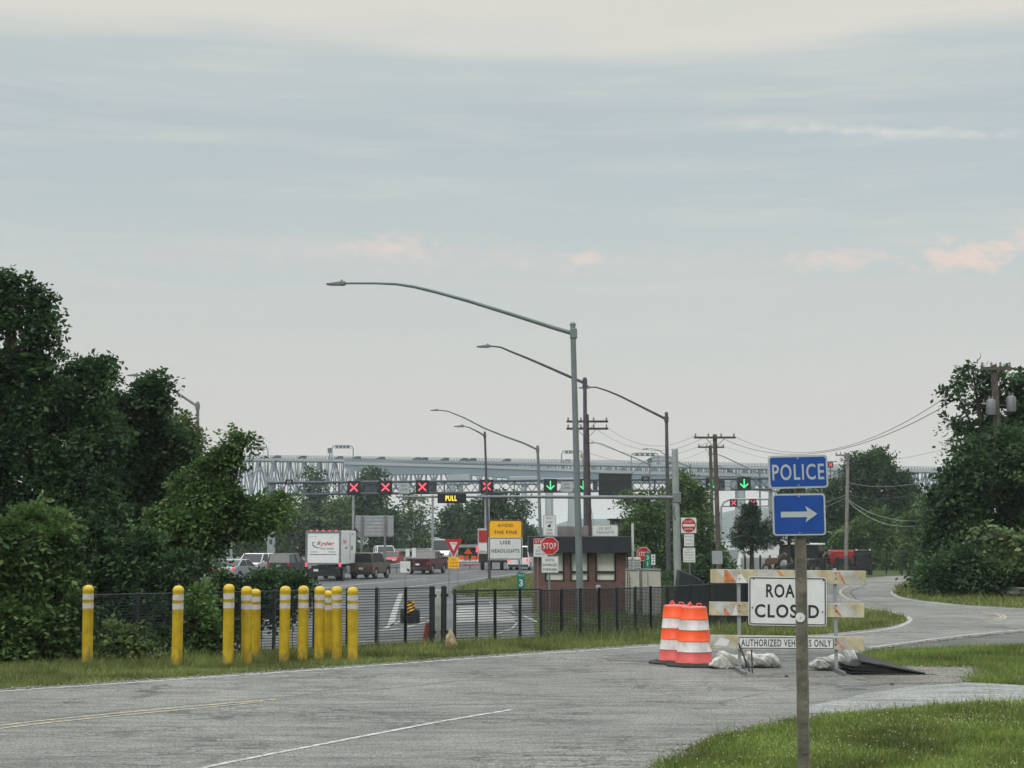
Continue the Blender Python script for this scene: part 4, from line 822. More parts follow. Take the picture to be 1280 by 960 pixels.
# black rubber mats in a pile
r = thing('rubber_mat_pile', 'pile of black rubber mats slumped beside the sandbags', 'mats', G(1100, 842)); r.scale = (1.05, 1, 1)
mb = MB(); mb.prism([(-.44, 0), (-.45, .07), (-.40, .13), (-.30, .19), (-.02, .17), (.25, .10), (.50, .025), (.5, 0)], -.27, .40); mb.build('mat_stack', rubber, r, smooth=30, bevel=.015)
for i in range(3):
    q = .04*i; mb = MB(); n_ = 10; vs = []
    for j in range(n_+1):
        t_ = j/n_; x = -.50+1.05*t_-i*.02; z = (.03+.045*i)*(1-t_)+.014*i+.01*math.sin(t_*7+i*2)*(1-t_); 
        for y in (-.315+.01*i, .44+.01*i):
            vs.append((x, y+.1*t_*i*.3, max(z, .012))); vs.append((x, y+.1*t_*i*.3, max(z, .012)+.018))
    fs = []
    for j in range(n_):
        a = 4*j; b = a+4; fs += [(a, b, b+2, a+2), (a+1, a+3, b+3, b+1), (a, a+1, b+1, b), (a+2, b+2, b+3, a+3)]
    fs += [(0, 2, 3, 1), (4*n_, 4*n_+1, 4*n_+3, 4*n_+2)]; mb.add(vs, fs); mb.build('mat', rubber, r, smooth=20)
# top big tilted slab with raised left edge
mb = MB(); mb.add([(-.36, -.30, .20), (.58, -.36, .02), (.50, .42, .03), (-.26, .46, .27), (-.36, -.30, .222), (.58, -.36, .042), (.50, .42, .052), (-.26, .46, .292)], [(0, 3, 2, 1), (4, 5, 6, 7), (0, 1, 5, 4), (1, 2, 6, 5), (2, 3, 7, 6), (3, 0, 4, 7)]); mb.build('mat', rubber, r, smooth=0, bevel=.005)
mb = MB(); mb.tube([(-.02, -.30, .02), (.3, -.38, .015), (.75, -.30, .01)], [.02, .015, .008], 6); mb.build('loose_strip', rubber, r)
for i, (px, py) in enumerate(((983, 847), (1115, 857), (925, 841), (1238, 851))):
    p = G(px, py); o = rock('stone', (p.x, p.y, .02), (.03, .02, .02), darkm, ['small dark stone on the road left of the wooden post', 'small dark stone on the road below the black mats', 'tiny dark stone in front of the sandbags', 'small dark stone on the light driveway'][i], 'stone')

# ------------------------------------------------------------ signs on the plaza side
def posts(r, f, pxs, ptop, m=galv, rad=.03, y=.04):
    for px in pxs: a, b = f(px, ptop); mb = MB(); mb.bar((a, y, -.2), (a, y, b), rad); mb.build('post', m, r)
# AVOID THE FINE
r = sign_at('headlights_sign', 'tall yellow over white sign reading AVOID THE FINE USE HEADLIGHTS', 'sign', 631, 88); f = S_(r); f_ = f
posts(r, f, [649], 655, galvd, .05)
cx, cz, w_, h_ = f.rect(610.5, 650, 653, 673.5); q = panel('yellow_panel', r, cx, cz, w_, h_, yelp, y=-.01, rc=.16, border=ink, bw=.05, inset=.01)
mb = MB(); mb.box((cx, -.0105, cz-h_/4-.01), (w_-.02, .010, h_/2-.02)); mb.build('square_corner', yelp, q)
text('AVOID', q, cx, f(0, 656.8)[1], .18, ink, -.02, w=.86, bold=.01); text('THE FINE', q, cx, f(0, 665.3)[1], .18, ink, -.02, w=1.28, bold=.01)
cx, cz, w_, h_ = f.rect(610.5, 671.5, 653, 700); q = panel('white_panel', r, cx, cz, w_, h_, white, y=-.018, rc=.12, border=ink, bw=.045, inset=.03)
text('USE', q, cx, f(0, 678)[1], .2, ink, -.03, w=.56, bold=.01); text('HEADLIGHTS', q, cx, f(0, 688.5)[1], .2, ink, -.03, w=1.52, bold=.01)
# yield
r = sign_at('yield_sign', 'red and white triangular yield sign over a small yellow plate on two posts', 'sign', 567, 84); f = S_(r)
posts(r, f, [561.3, 572.5], 690, galvd, .02)
tri = [f(556, 673.8), f(578, 673.8), f(567, 696)]; mb = MB(); mb.prism(tri, -.004, .004); q = mb.build('red_triangle', redp, r, smooth=0)
mb = MB(); mb.prism([f(561.8, 677.8), f(572, 677.8), f(566.9, 688.6)], -.009, -.0055); mb.build('white_field', white, q, smooth=0)
text('YIELD', q, f(567, 0)[0], f(0, 679.8)[1], .075, redp, -.0115, w=.29, bold=.01)
cx, cz, w_, h_ = f.rect(560.3, 696.5, 574, 710.5); q = panel('yellow_plate', r, cx, cz, w_, h_, yelp, y=-.012, rc=.02)
for s, zz in (('NO', 699.5), ('TURNS', 703.5), ('AHEAD', 707.5)): text(s, q, cx, f(0, zz)[1], .09, ink, -.018, w=.2 if s == 'NO' else .42)
# small white arrow sign and others near lanes
r = sign_at('lane_sign', 'small white sign with a black corner mark on one thin post before the maroon pickup', 'sign', 506.5, 84); f = S_(r); posts(r, f, [506.4], 700, galvd, .018)
cx, cz, w_, h_ = f.rect(500, 701.5, 513, 716); q = panel('panel', r, cx, cz, w_, h_, white, y=-.01, rc=.02, border=greyb, bw=.01)
text('KEEP', q, cx, cz+.12, .07, greyb, -.018, w=.36); text('RIGHT', q, cx, cz+.01, .07, greyb, -.018, w=.36)
mb = MB(); mb.prism([f(508.3, 710.4), f(512, 711.5), f(511.6, 715), f(509.8, 714.3), f(508.6, 713)], -.02, -.017); mb.build('corner_mark', ink, q, smooth=0)
for i, (x0, y0, x1, y1, lb) in enumerate(((507, 686, 512, 696, 'narrow white sign left of the maroon pickup roof'), (515, 685, 520, 697, 'narrow white sign nearest the maroon pickup roof'))):
    r = sign_at('small_sign', lb, 'sign', (x0+x1)/2, 128, group='small white signs by the lanes'); f = S_(r); posts(r, f, [(x0+x1)/2], y1-1, galvd, .02); cx, cz, w_, h_ = f.rect(x0, y0, x1, y1); panel('panel', r, cx, cz, w_, h_, white, y=-.03, rc=.02)
# mile 3
r = sign_at('mile_marker', 'green MILE 3 marker in the grass beside the fence top', 'sign', 651, 86); f = S_(r); posts(r, f, [651.5], 700, galvd, .025)
cx, cz, w_, h_ = f.rect(646, 716, 656.5, 736); q = panel('panel', r, cx, cz, w_, h_, greenp, y=-.01, rc=.02)
text('MILE', q, cx, f(0, 719)[1], .10, white, -.016, w=.34); text('3', q, cx, f(0, 728.5)[1], .36, white, -.016, bold=.02)
# WAIT LINE STOP HERE
r = sign_at('line_sign', 'tall narrow white sign reading WAIT LINE STOP HERE above the booth roof', 'sign', 686.5, 66); f = S_(r); posts(r, f, [686.5], 668, galv, .03)
cx, cz, w_, h_ = f.rect(678.5, 644, 695, 670); q = panel('panel', r, cx, cz, w_, h_, white, y=-.01, rc=.03, border=ink, bw=.01, inset=.015)
for s, yy, ww in (('WAIT', 647.8, .26), ('LINE', 652.6, .24), ('STOP', 662.5, .25), ('HERE', 666.8, .25)): text(s, q, cx, f(0, yy)[1], .085, ink, -.016, w=ww)
mb = MB(); mb.prism([f(684.6, 659), f(684.6, 656.5), f(687, 656), f(687, 655), f(688.4, 655), f(688.4, 659)], -.02, -.016); mb.build('symbol', ink, q, smooth=0)
# STOP, placards
def octa(r, f, cx_, cy_, wpx, s='STOP', th=.35, tw=None):
    a, b = f(cx_, cy_); rad = f.rect(0, 0, wpx, 1)[2]/2/math.cos(math.pi/8)
    mb = MB(); mb.prism(ngon(rad, 8, math.pi/8, a, b), -.02, -.012); q = mb.build('stop_panel', white, r, smooth=0)
    mb = MB(); mb.prism(ngon(rad*.94, 8, math.pi/8, a, b), -.0245, -.0205); mb.build('red_field', redp, q, smooth=0)
    text(s, q, a, b, rad*.62, white, -.0265, w=rad*1.38, bold=.015); return q
r = sign_at('stop_sign', 'red STOP sign above a plate reading UNTIL SIGNALED FORWARD', 'sign', 687, 58); f = S_(r); posts(r, f, [687], 690, galvd, .03); octa(r, f, 687, 682.3, 22)
cx, cz, w_, h_ = f.rect(677, 695.5, 698, 716); q = panel('plate', r, cx, cz, w_, h_, white, y=-.02, rc=.02, border=ink, bw=.006, inset=.012)
for s, yy, ww in (('UNTIL', 700, .33), ('SIGNALED', 706, .50), ('FORWARD', 711.8, .50)): text(s, q, cx, f(0, yy)[1], .095, ink, -.026, w=ww, bold=.01)
r = sign_at('warning_sign', 'red topped white placard behind the front STOP sign', 'sign', 675, 62); f = S_(r); posts(r, f, [672], 690, galvd, .02)
cx, cz, w_, h_ = f.rect(667, 673, 684, 696); q = panel('panel', r, cx, cz, w_, h_, white, y=-.02, rc=.02); mb = MB(); c2 = f.rect(667.3, 673.3, 683.7, 680.3); mb.box((c2[0], -.026, c2[1]), (c2[2], .003, c2[3])); mb.build('red_header', redp, q)
text('STOP', q, c2[0], c2[1], .14, white, -.028, w=.4); text('NO', q, cx-.02, f(0, 684.2)[1], .09, ink, -.026, w=.15); text('ENTRY', q, cx, f(0, 688.3)[1], .09, ink, -.026, w=.34); text('VEHICLES', q, cx, f(0, 692.6)[1], .08, ink, -.026, w=.40)
# DO NOT ENTER
r = sign_at('do_not_enter_sign', 'round red DO NOT ENTER sign over two white text plates right of the grey post', 'sign', 861, 78); f = S_(r); posts(r, f, [861.5], 648, galvd, .035)
cx, cz, w_, h_ = f.rect(851.3, 647, 870.3, 666.3); q = panel('panel', r, cx, cz, w_, h_, white, y=-.02, rc=.02); mb = MB(); mb.prism(ngon(w_*.465, 28, 0, cx, cz), -.028, -.0245); mb.build('red_disc', redp, q, smooth=0)
mb = MB(); mb.box((cx, -.030, cz), (w_*.78, .002, h_*.15)); mb.build('white_bar', white, q); text('DO NOT', q, cx, cz+h_*.24, .095, white, -.0285, w=.42); text('ENTER', q, cx, cz-h_*.24, .095, white, -.0285, w=.40)
for x0, y0, x1, y1, ls in ((855, 667.5, 867.5, 683, ('BRIDGE', 'AUTHORITY', 'VEHICLES')), (853.8, 684.5, 869, 703, ('BY', 'PERMISSION', 'OFFICIAL', 'AUTHORITY', 'POLICE'))):
    cx, cz, w_, h_ = f.rect(x0, y0, x1, y1); q = panel('text_plate', r, cx, cz, w_, h_, white, y=-.02, rc=.015, border=ink, bw=.005, inset=.005)
    for i, s in enumerate(ls): text(s, q, cx, cz+h_*(.5-(i+.7)/(len(ls)+.4)), .05, ink, -.027, w=w_*(.3 if s == 'BY' else .75))
# second stop sign, green 31 marker, small white plates
r = sign_at('stop_sign', 'smaller red STOP sign partly covered by the green marker right of the booth', 'sign', 804.5, 88); f = S_(r); posts(r, f, [804.5], 698, galvd, .03); octa(r, f, 804.5, 692.5, 17)
r = sign_at('mile_marker', 'narrow green marker with white digits 3 and 1 right of the booth', 'sign', 810, 84); f = S_(r); posts(r, f, [810], 700, galvd, .02)
cx, cz, w_, h_ = f.rect(806, 690.5, 813, 713); q = panel('panel', r, cx, cz, w_, h_, greenp, y=-.02, rc=.02); text('3', q, cx, f(0, 697)[1], .22, white, -.026, bold=.01); text('1', q, cx, f(0, 704.5)[1], .22, white, -.026, bold=.01)
r = sign_at('plate_sign', 'two small white plates stacked on a thin post right of the green marker', 'sign', 816.3, 84); f = S_(r); posts(r, f, [816.5], 706, galvd, .02)
for y0, y1 in ((693, 698.8), (699.3, 706)): cx, cz, w_, h_ = f.rect(814, y0, 819, y1); q = panel('plate', r, cx, cz, w_, h_, white, y=-.03, rc=.01); mb = MB(); mb.box((cx, -.037, cz), (.07, .003, .1)); mb.build('symbol', ink, q)
# backs of signs
r = sign_at('blank_sign', 'blank grey back of a square sign on the pale wooden pole', 'sign', 896.5, 78); f = S_(r); posts(r, f, [896.5], 690, galvd, .03); cx, cz, w_, h_ = f.rect(890, 688.5, 903, 705); panel('panel', r, cx, cz, w_, h_, greyb, y=-.02, rc=.02)
r = sign_at('large_sign_back', 'large grey ribbed back of a highway sign left of the lanes', 'sign', 468, 150); f = S_(r); posts(r, f, [452.5, 481.5], 645, galvd, .12, y=-.12)
cx, cz, w_, h_ = f.rect(444, 644.5, 492, 670.5); q = panel('panel', r, cx, cz, w_, h_, greyb, y=.05, rc=.03); mb = MB()
for i in range(6): mb.box((cx, .02, cz-h_/2+h_*(i+.5)/6), (w_, .04, .04))
mb.build('stiffener', galv, q); 
mb = MB(); x, z = f(444, 664); mb.prism(ngon(.33, 4, 0, x, z), -.2, -.18); mb.build('diamond_plate', black, r, smooth=0)
# do not tailgate sign
r = sign_at('tailgate_sign', 'white DO NOT TAILGATE sign standing up behind the booth roof', 'sign', 757, 78); f = S_(r); posts(r, f, [746, 768], 668, galv, .03)
cx, cz, w_, h_ = f.rect(740.5, 656, 772.5, 670.5); q = panel('panel', r, cx, cz, w_, h_, white, y=-.01, rc=.05, border=ink, bw=.012, inset=.015); text('DO NOT', q, cx, f(0, 660.4)[1], .13, ink, -.018, w=.62); text('TAILGATE', q, cx, f(0, 665.4)[1], .13, ink, -.018, w=.86)

# ------------------------------------------------------------ guard booth
D = 69; x0 = P(668, 700, D).x; x1 = P(783, 700, D).x; r = thing('guard_booth', 'small red brick guard booth with black fascia and white-blinded windows', 'booth', ((x0+x1)/2, D, PL)); f = S_(r)
hw_ = (x1-x0)/2; dep = 3.6; zt_ = f(0, 690)[1]
wins = [(681, 705.5), (712.5, 736), (744, 770)]; wz0, wz1, wzt = f(0, 727)[1], f(0, 713)[1], zt_
mb = MB(); fx = [-hw_]
for a, b in wins: fx += [f(a, 0)[0], f(b, 0)[0]]
fx.append(hw_)
for i in range(0, len(fx), 2): mb.box(((fx[i]+fx[i+1])/2, .1, zt_/2), (fx[i+1]-fx[i], .2, zt_))
for a, b in wins: A, B = f(a, 0)[0], f(b, 0)[0]; mb.box(((A+B)/2, .1, wz0/2), (B-A, .2, wz0))
mb.box((-hw_+.1, dep/2+.1, zt_/2), (.2, dep-.2, zt_)); mb.box((hw_-.1, dep/2+.1, zt_/2), (.2, dep-.2, zt_)); mb.box((0, dep+.1, zt_/2), (2*hw_, .2, zt_)); mb.build('wall', brick, r, smooth=0)
blind = mat('white_blind', (.62, .63, .56), .7, 0, .05, 2)
for a, b in wins:
    A, B = f(a, 0)[0], f(b, 0)[0]; c_ = (A+B)/2; ww = B-A; mb = MB(); t_ = .07
    mb.box((c_, .06, wz0+t_/2), (ww, .08, t_)); mb.box((A+t_/2, .06, (wz0+zt_)/2), (t_, .08, zt_-wz0-.002)); mb.box((B-t_/2, .06, (wz0+zt_)/2), (t_, .08, zt_-wz0-.002)); mb.box((c_, .055, f(0, 715)[1]), (ww, .08, .08))
    q = mb.build('window', black, r, smooth=0); mb = MB(); mb.box((c_, .13, (wz0+zt_)/2), (ww, .01, zt_-wz0)); mb.build('blind', blind, q); mb = MB(); mb.box((c_, .095, (wz0+zt_)/2), (ww, .006, zt_-wz0)); 
a = f(660.5, 670.5); b = f(788.5, 691); mb = MB(); mb.box(((a[0]+b[0])/2, dep/2, (a[1]+b[1])/2), (b[0]-a[0], dep+1.0, a[1]-b[1])); mb.build('fascia', mat('black_fascia', (.012, .016, .022), .6, 0, .15, 2), r, bevel=.02)
mb = MB(); mb.box((f(783, 0)[0]+.04, -.03, zt_/2), (.06, .05, zt_)); mb.build('downpipe', darkm, r)
x, z = f(747.8, 735); mb = MB(); mb.box((x, -.06, z), (.20, .12, .26)); q = mb.build('wall_meter', mat('pale_meter', (.42, .40, .38), .5), r, bevel=.03); mb = MB(); mb.box((x, -.123, z-.05), (.1, .006, .04)); mb.build('meter_window', ink, q)
a = f(699.5, 658.5); b = f(737, 670); r2 = thing('rooftop_unit', 'grey ribbed air unit on the flat roof of the guard booth', 'air unit', ((a[0]+b[0])/2+r.location.x, D+2.2, f(0, 670.5)[1]+PL)); s_ = (D+2.2)/D
mb = MB(); W_ = (b[0]-a[0])*s_; H_ = (a[1]-b[1])*s_+.05; mb.box((0, 0, H_/2), (W_, 1.0, H_)); mb.build('casing', mat('grey_unit', (.20, .17, .17), .7, .1, .2, 2), r2, bevel=.02); mb = MB()
for i in range(9): mb.box((-W_/2+W_*(i+.5)/9, -.51, H_*.5), (.03, .02, H_*.8))
mb.build('fin', galvd, r2)
# cabinets
beige = mat('beige_cabinet', (.40, .38, .34), .6, 0, .08, 2)
for (a0, b0_, a1, b1_, lb) in ((783.5, 713, 797, 740, 'narrow beige utility cabinet touching the booth corner'), (801, 713, 826, 738, 'wide pale utility cabinet right of the narrow one')):
    r = thing('utility_cabinet', lb, 'cabinet', (P((a0+a1)/2, 700, 66).x, 66, PL), 0, 'utility cabinets beside the booth'); f = S_(r); a = f(a0, b0_); b = f(a1, b1_); mb = MB(); mb.box(((a[0]+b[0])/2, .4, a[1]/2), (b[0]-a[0], .8, a[1])); mb.build('body', beige, r, bevel=.02)
    mb = MB(); mb.box(((a[0]+b[0])/2, .4, a[1]+.025), (b[0]-a[0]+.06, .86, .05)); mb.build('lid', galvd, r); mb = MB(); mb.box(((a[0]+b[0])/2-.12, -.012, a[1]/2), (.012, .02, a[1]*.9)); mb.box((a[0]+.03, -.012, a[1]/2), (.03, .02, a[1]*.96)); mb.build('door_seam', darkm, r)
    if a0 < 790:
        mb = MB()
        for i in range(10): mb.box((a[0]+.13, -.02, a[1]*(.1+.08*i)), (.05, .02, .03))
        mb.build('vent_louvre', darkm, r)
r = thing('generator_housing', 'white louvred housing behind the beige cabinets', 'generator', (P(791, 700, 80).x, 80, PL)); f = S_(r); a = f(781, 697); b = f(801, 715); mb = MB(); mb.box(((a[0]+b[0])/2, .5, a[1]/2), (b[0]-a[0], 1, a[1])); mb.build('body', mat('white_housing', (.45, .46, .44), .6), r, bevel=.02); mb = MB()
for i in range(4): mb.box(((a[0]+b[0])/2, -.01, a[1]-.13-.13*i), ((b[0]-a[0])*.95, .03, .03))
mb.build('louvre', galvd, r)
r = thing('vent_pipe', 'pale slender pipe rising above the right corner of the booth', 'pipe', (P(790.5, 700, 73).x, 73, PL)); f = S_(r); a = f(790.8, 654); mb = MB(); mb.bar((0, 0, 0), (a[0], 0, a[1]), .06); mb.build('pipe', mat('pale_pipe', (.50, .52, .48), .5), r)
mb = MB(); mb.box((a[0], 0, a[1]+.03), (.16, .16, .05)); mb.build('cap', galvd, r)
# dark equipment heap and low rail near the big post
r = thing('covered_machine', 'black tarpaulin-covered heap between the grey posts and the do not enter post', 'covered heap', (P(868, 720, 78).x, 78, PL)); f = S_(r); mb = MB(); prof = [(845, 740), (848, 712), (858, 716), (872, 722), (882, 731), (888, 740)]
pp = [f(*q) for q in prof]; mb.prism([(p[0], p[1]-.0) for p in pp]+[(pp[-1][0], -.0), (pp[0][0], -.0)], -.4, .8); mb.build('tarpaulin', mat('black_tarp', (.012, .015, .018), .6, 0, .3, 2, bump=.6, bscale=4), r, bevel=.05)
# striped end marker behind the fence
r = thing('crash_cushion', 'round black crash cushion with a yellow striped marker, seen through the fence', 'crash cushion', (P(512, 700, 60).x, 60, PL)); f = S_(r)
mb = MB(); a = f(505, 752)
for dx, ry_, hh in ((-.20, .17, .55), (.20, .17, .52), (0, .22, .62)): mb.lathe([(ry_*.9, 0), (ry_, .06), (ry_, hh*.4), (ry_*1.05, hh*.5), (ry_, hh*.6), (ry_*.98, hh-.05), (ry_*.8, hh)], c=(dx, .25+abs(dx), 0), n=18)
mb.build('barrel', rubber, r); pn = MB(); w2 = .34; pn.box((.02, -.03, .58), (w2, .02, .50)); q = pn.build('marker_panel', black, r); mb = MB()
for i in range(4): z = .37+.12*i; mb.prism([(.02-w2/2, z), (.02+w2/2, z+.16), (.02+w2/2, z+.215 if z+.215 < .83 else .83), (.02-w2/2, z+.055)], -.046, -.041)
mb.build('stripe', yelp, q, smooth=0)
# ------------------------------------------------------------ street lamps
def lamp(label, D, base, top, att, arm, head, rb, rt, m=galv, zb=PL, curl=True, group='street lamps around the toll plaza'):
    """pole base px (x, y any), top (x,y), arm attach (x,y), arm points, head end (x,y)"""
    x = P(base[0], base[1], D).x; r = thing('street_lamp', label, 'street lamp', (x, D, zb), 0, group); f = S_(r)
    a = f(*top); b = f(*base); bx = b[0]+(b[0]-a[0])*(b[1]/(a[1]-b[1]))*1.0
    mb = MB(); mb.tube([(bx, 0, -.1), (a[0], 0, a[1])], [rb, rt], 14); mb.lathe([(rt*1.15, 0), (rt*1.15, .06), (rt*.6, .13)], c=(a[0], 0, a[1]-.02), n=12); mb.build('pole', m, r)
    mb = MB(); mb.box((bx, 0, .04), (rb*4, rb*4, .08)); mb.build('base_plate', m, r)
    pts = [f(*att)]+[f(*p) for p in arm]+[f(*head)]; pts = [Vector((p[0], 0, p[1])) for p in pts]
    n = len(pts); mb = MB(); mb.tube([pts[0]+Vector((.0, 0, 0))]+pts[1:], [rt*.85-(rt*.45)*i/(n-1) for i in range(n)], 10); arm_o = mb.build('arm', m, r)
    mb = MB(); c = pts[0]; mb.box((c.x, 0, c.z), (rt*2.6, rt*2.6, rt*3.6)); mb.build('bracket', m, r, bevel=.02)
    h = pts[-1]; d = (pts[-1]-pts[-2]).normalized(); L_ = .75; s = 1 if d.x > 0 else -1
    mb = MB(); mb.prism([(h.x, h.z-.06), (h.x+s*.15, h.z-.09), (h.x+s*L_, h.z-.06), (h.x+s*L_, h.z-.02), (h.x+s*.2, h.z+.06), (h.x, h.z+.06)], -.16, .16); q = mb.build('lamp_head', galvd, r, bevel=.012)
    mb = MB(); mb.box((h.x+s*.42, 0, h.z-.082), (.4, .22, .02)); mb.build('lens', lens, q)
    mb = MB(); mb.lathe([(.04, 0), (.04, .09), (.02, .1)], c=(h.x+s*.15, 0, h.z+.045), n=10); mb.build('photocell', galvd, q); return r
lamp('nearest and biggest street lamp, thick grey pole rising before the guard booth', 62, (725, 740), (716, 406), (717, 417), [(690, 409), (640, 393), (585, 376), (545, 365), (518, 358.5), (495, 355), (470, 354)], (432, 354), .142, .105, mat('lamp_green_grey', (.155, .185, .19), .5, .3, .1, 2))
lamp('dark slender street lamp directly right of the biggest one', 86, (733, 740), (731, 474), (731, 479), [(715, 472), (690, 461), (660, 448), (640, 440), (626, 434)], (613, 432.5), .15, .10, lampd)
lamp('street lamp whose arm ends at the dark slender pole, third in the receding line', 101, (836, 738), (833, 517), (833, 524), [(815, 515), (795, 505), (775, 495), (758, 488), (745, 484)], (738, 484), .15, .10, lampd)
lamp('slim lamp pole with short bent arm crossing one red cross signal', 118, (612, 726), (606, 541), (606, 545), [(598, 540), (588, 535)], (580, 532.5), .11, .08, lampd)
lamp('slim grey lamp rising above the tall narrow white sign', 146, (677, 715), (672, 558), (672, 562), [(655, 554), (630, 545), (605, 535), (580, 522), (560, 514)], (548, 512.5), .17, .12, galvd)
lamp('leftmost street lamp, half hidden by the left trees', 100, (248, 735), (247, 504), (247, 508), [(232, 498), (215, 487), (200, 478), (190, 472), (182, 468.8)], (174, 468.5), .14, .10, galvd)
lamp('thin distant lamp left of the black sign panel top', 195, (813, 690), (812, 578), (812, 581), [(800, 575), (780, 567), (762, 559), (750, 554)], (742, 553.5), .14, .10, galvd)
lamp('thin distant lamp behind the thick grey sign post', 205, (864, 690), (863, 581), (863, 584), [(848, 578), (835, 571), (824, 563), (815, 561)], (810, 561), .14, .10, galvd)
lamp('thin distant lamp just left of the POLICE sign', 200, (951, 690), (949.5, 590), (949.5, 592), [(935, 585), (920, 578), (905, 571), (897, 568)], (892, 568), .14, .10, galvd)
lamp('pale distant lamp arching to the right, left of the signal gantry', 175, (289, 690), (288, 602), (288, 604), [(300, 597), (318, 590), (335, 581)], (343, 576), .15, .10, galv)
lamp('thin distant lamp arching right behind the black sign panel', 230, (790, 690), (790, 590), (790, 592), [(800, 580), (812, 573), (825, 571)], (832, 571), .10, .08, galvd)

# ------------------------------------------------------------ lane control gantry
gst = mat('gantry_steel', (.085, .105, .125), .5, .3, .12, 2)
r = thing('signal_gantry', 'long grey lattice gantry carrying the lane signals over the toll plaza', 'gantry', (P(590, 667, 150).x, 150, PL))
def gp(px, py): # gantry recedes to the right
    D_ = 150+(px-335)*.045; q = P(px, py, D_)-r.location; return q
def yl(px, a, b): t_ = (px-335)/(965-335); return a+(b-a)*t_
mb = MB()
for yo, ya, yb_ in ((0, 603.5, 598), (0, 618.5, 611.5), (1, 603.5, 598), (1, 618.5, 611.5)):
    pts = [gp(x, yl(x, ya, yb_))+Vector((0, yo*1.1, 0)) for x in range(335, 970, 45)]; mb.tube(pts, .10 if yo else .13, 8)
mb.build('chord', gst, r); mb = MB(); i = 0
for x in range(335, 965, 11):
    t0, b0_ = gp(x, yl(x, 603.5, 598)), gp(x, yl(x, 618.5, 611.5)); t1, b1_ = gp(x+11, yl(x+11, 603.5, 598)), gp(x+11, yl(x+11, 618.5, 611.5)); k = Vector((0, 1.1, 0))
    mb.bar(*((t0, b1_) if i % 2 else (b0_, t1)), .045, n=5); mb.bar(*((b0_+k, t1+k) if i % 2 else (t0+k, b1_+k)), .045, n=5)
    mb.bar(t0, t1+k, .03, n=4)
    if i % 4 == 0: mb.bar(t0, b0_, .06, n=6); mb.bar(t0+k, b0_+k, .06, n=6)
    i += 1
mb.build('lattice', gst, r)
for x0, x1, lb in ((334, 344, 0), (605.5, 612, 0), (838, 842, 0), (962, 966, 0)):
    a = gp((x0+x1)/2, 600); mb = MB(); w2 = gp(x1, 600).x-gp(x0, 600).x; mb.box((a.x, a.y+.55, (a.z+.3)/2), (w2, .7, a.z+.3)); mb.build('column', galv, r, bevel=.04)
for x in (442, 541): a = gp(x, 619); mb = MB(); mb.bar((a.x, a.y-.2, 0), (a.x, a.y-.2, a.z), .12); mb.build('column', galv, r)
def signal(px, kind, label, py=None, s=8.4, D_=None, squash=1.0, group='lane control signals on the gantry'):
    D_ = D_ or 150+(px-335)*.045-.35; py = py or yl(px, 610.5, 604.5); c = P(px, py, D_); k = D_/FP; o = thing('lane_signal', label, 'lane signal', c, 0, group); h = s*k
    mb = MB(); mb.box((0, 0, 0), (2*h, .30, 2*h)); mb.build('housing', black, o, bevel=.03)
    mb = MB()
    if kind == 'x':
        for sx_ in (-1, 1): mb.box((0, -.16+sx_*.006, 0), (h*1.55, .02, h*.19), ry=sx_*math.pi/4)
        mb.build('red_cross', ledr, o, smooth=0)
    else:
        mb.box((0, -.16, h*.15), (h*.16, .02, h*1.1))
        for sx_ in (-1, 1): mb.box((sx_*h*.27, -.168+.006*sx_, -h*.28), (h*.85, .02, h*.16), ry=-sx_*math.pi/4)
        mb.build('green_arrow', ledg, o, smooth=0)
    return o
for px, lb in ((442.5, 'leftmost red cross lane signal on the gantry'), (482, 'red cross lane signal second from the left, beside the pale lane plate'), (528, 'red cross lane signal above and left of the amber message sign'), (608.5, 'red cross lane signal crossed by a dark lamp pole')): signal(px, 'x', lb)
for px, lb in ((688, 'green arrow lane signal left of the nearest big lamp pole'), (729, 'green arrow lane signal between the big lamp pole and the dark pole'), (890.5, 'green arrow lane signal mostly hidden by the twin wooden poles'), (930, 'green arrow lane signal nearest the blue POLICE sign')): signal(px, 'a', lb)
for x0, x1, lb in ((456, 470, 'dark grey signal back right of the leftmost red cross'), (536, 546, 'dark grey signal back right of the third red cross'), (741, 747, 'dark grey signal back next to the black sign panel'), (899, 906, 'dark grey signal back beside the twin wooden poles')):
    D_ = 150+(x0-335)*.045+1.0; c = P((x0+x1)/2, yl(x0, 611, 605), D_); o = thing('signal_housing', lb, 'signal', c, 0, 'unlit signal housings on the gantry'); k = D_/FP; mb = MB(); mb.box((0, 0, 0), ((x1-x0)*k, .3, 14*k)); mb.build('housing', gst, o, bevel=.03); mb = MB(); mb.box((0, -.16, .3), ((x1-x0)*k*.8, .03, .1)); mb.build('visor', black, o)
for x0, x1, lb in ((498, 512, 'pale lane plate between two red cross signals'), (701, 716, 'pale lane plate just left of the big lamp pole'), (906, 913, 'pale lane plate right of the wooden poles')):
    D_ = 150+(x0-335)*.045-.3; c = P((x0+x1)/2, yl(x0, 612, 606), D_); o = thing('lane_plate', lb, 'sign', c, 0, 'pale lane plates on the gantry'); k = D_/FP; q = panel('panel', o, 0, 0, (x1-x0)*k, 13*k, silver, y=0, rc=.05, border=greyb, bw=.04)
    text('ONLY', q, 0, .26, .2, ink, -.02, w=.62); text('LANE', q, 0, -.1, .2, ink, -.02, w=.62)
D_ = 163; c = P(768.5, 606, D_); o = thing('black_sign_panel', 'large black back of a sign hung on the gantry right of the dark poles', 'sign', c); k = D_/FP; mb = MB(); mb.box((0, -.5, 0), (41*k, .25, 28*k)); mb.build('panel', black, o, bevel=.03); mb = MB(); mb.box((0, -.64, -.35), (40.6*k, .04, .07)); mb.box((0, -.64, .5), (40.6*k, .04, .05)); mb.build('rail', darkm, o)
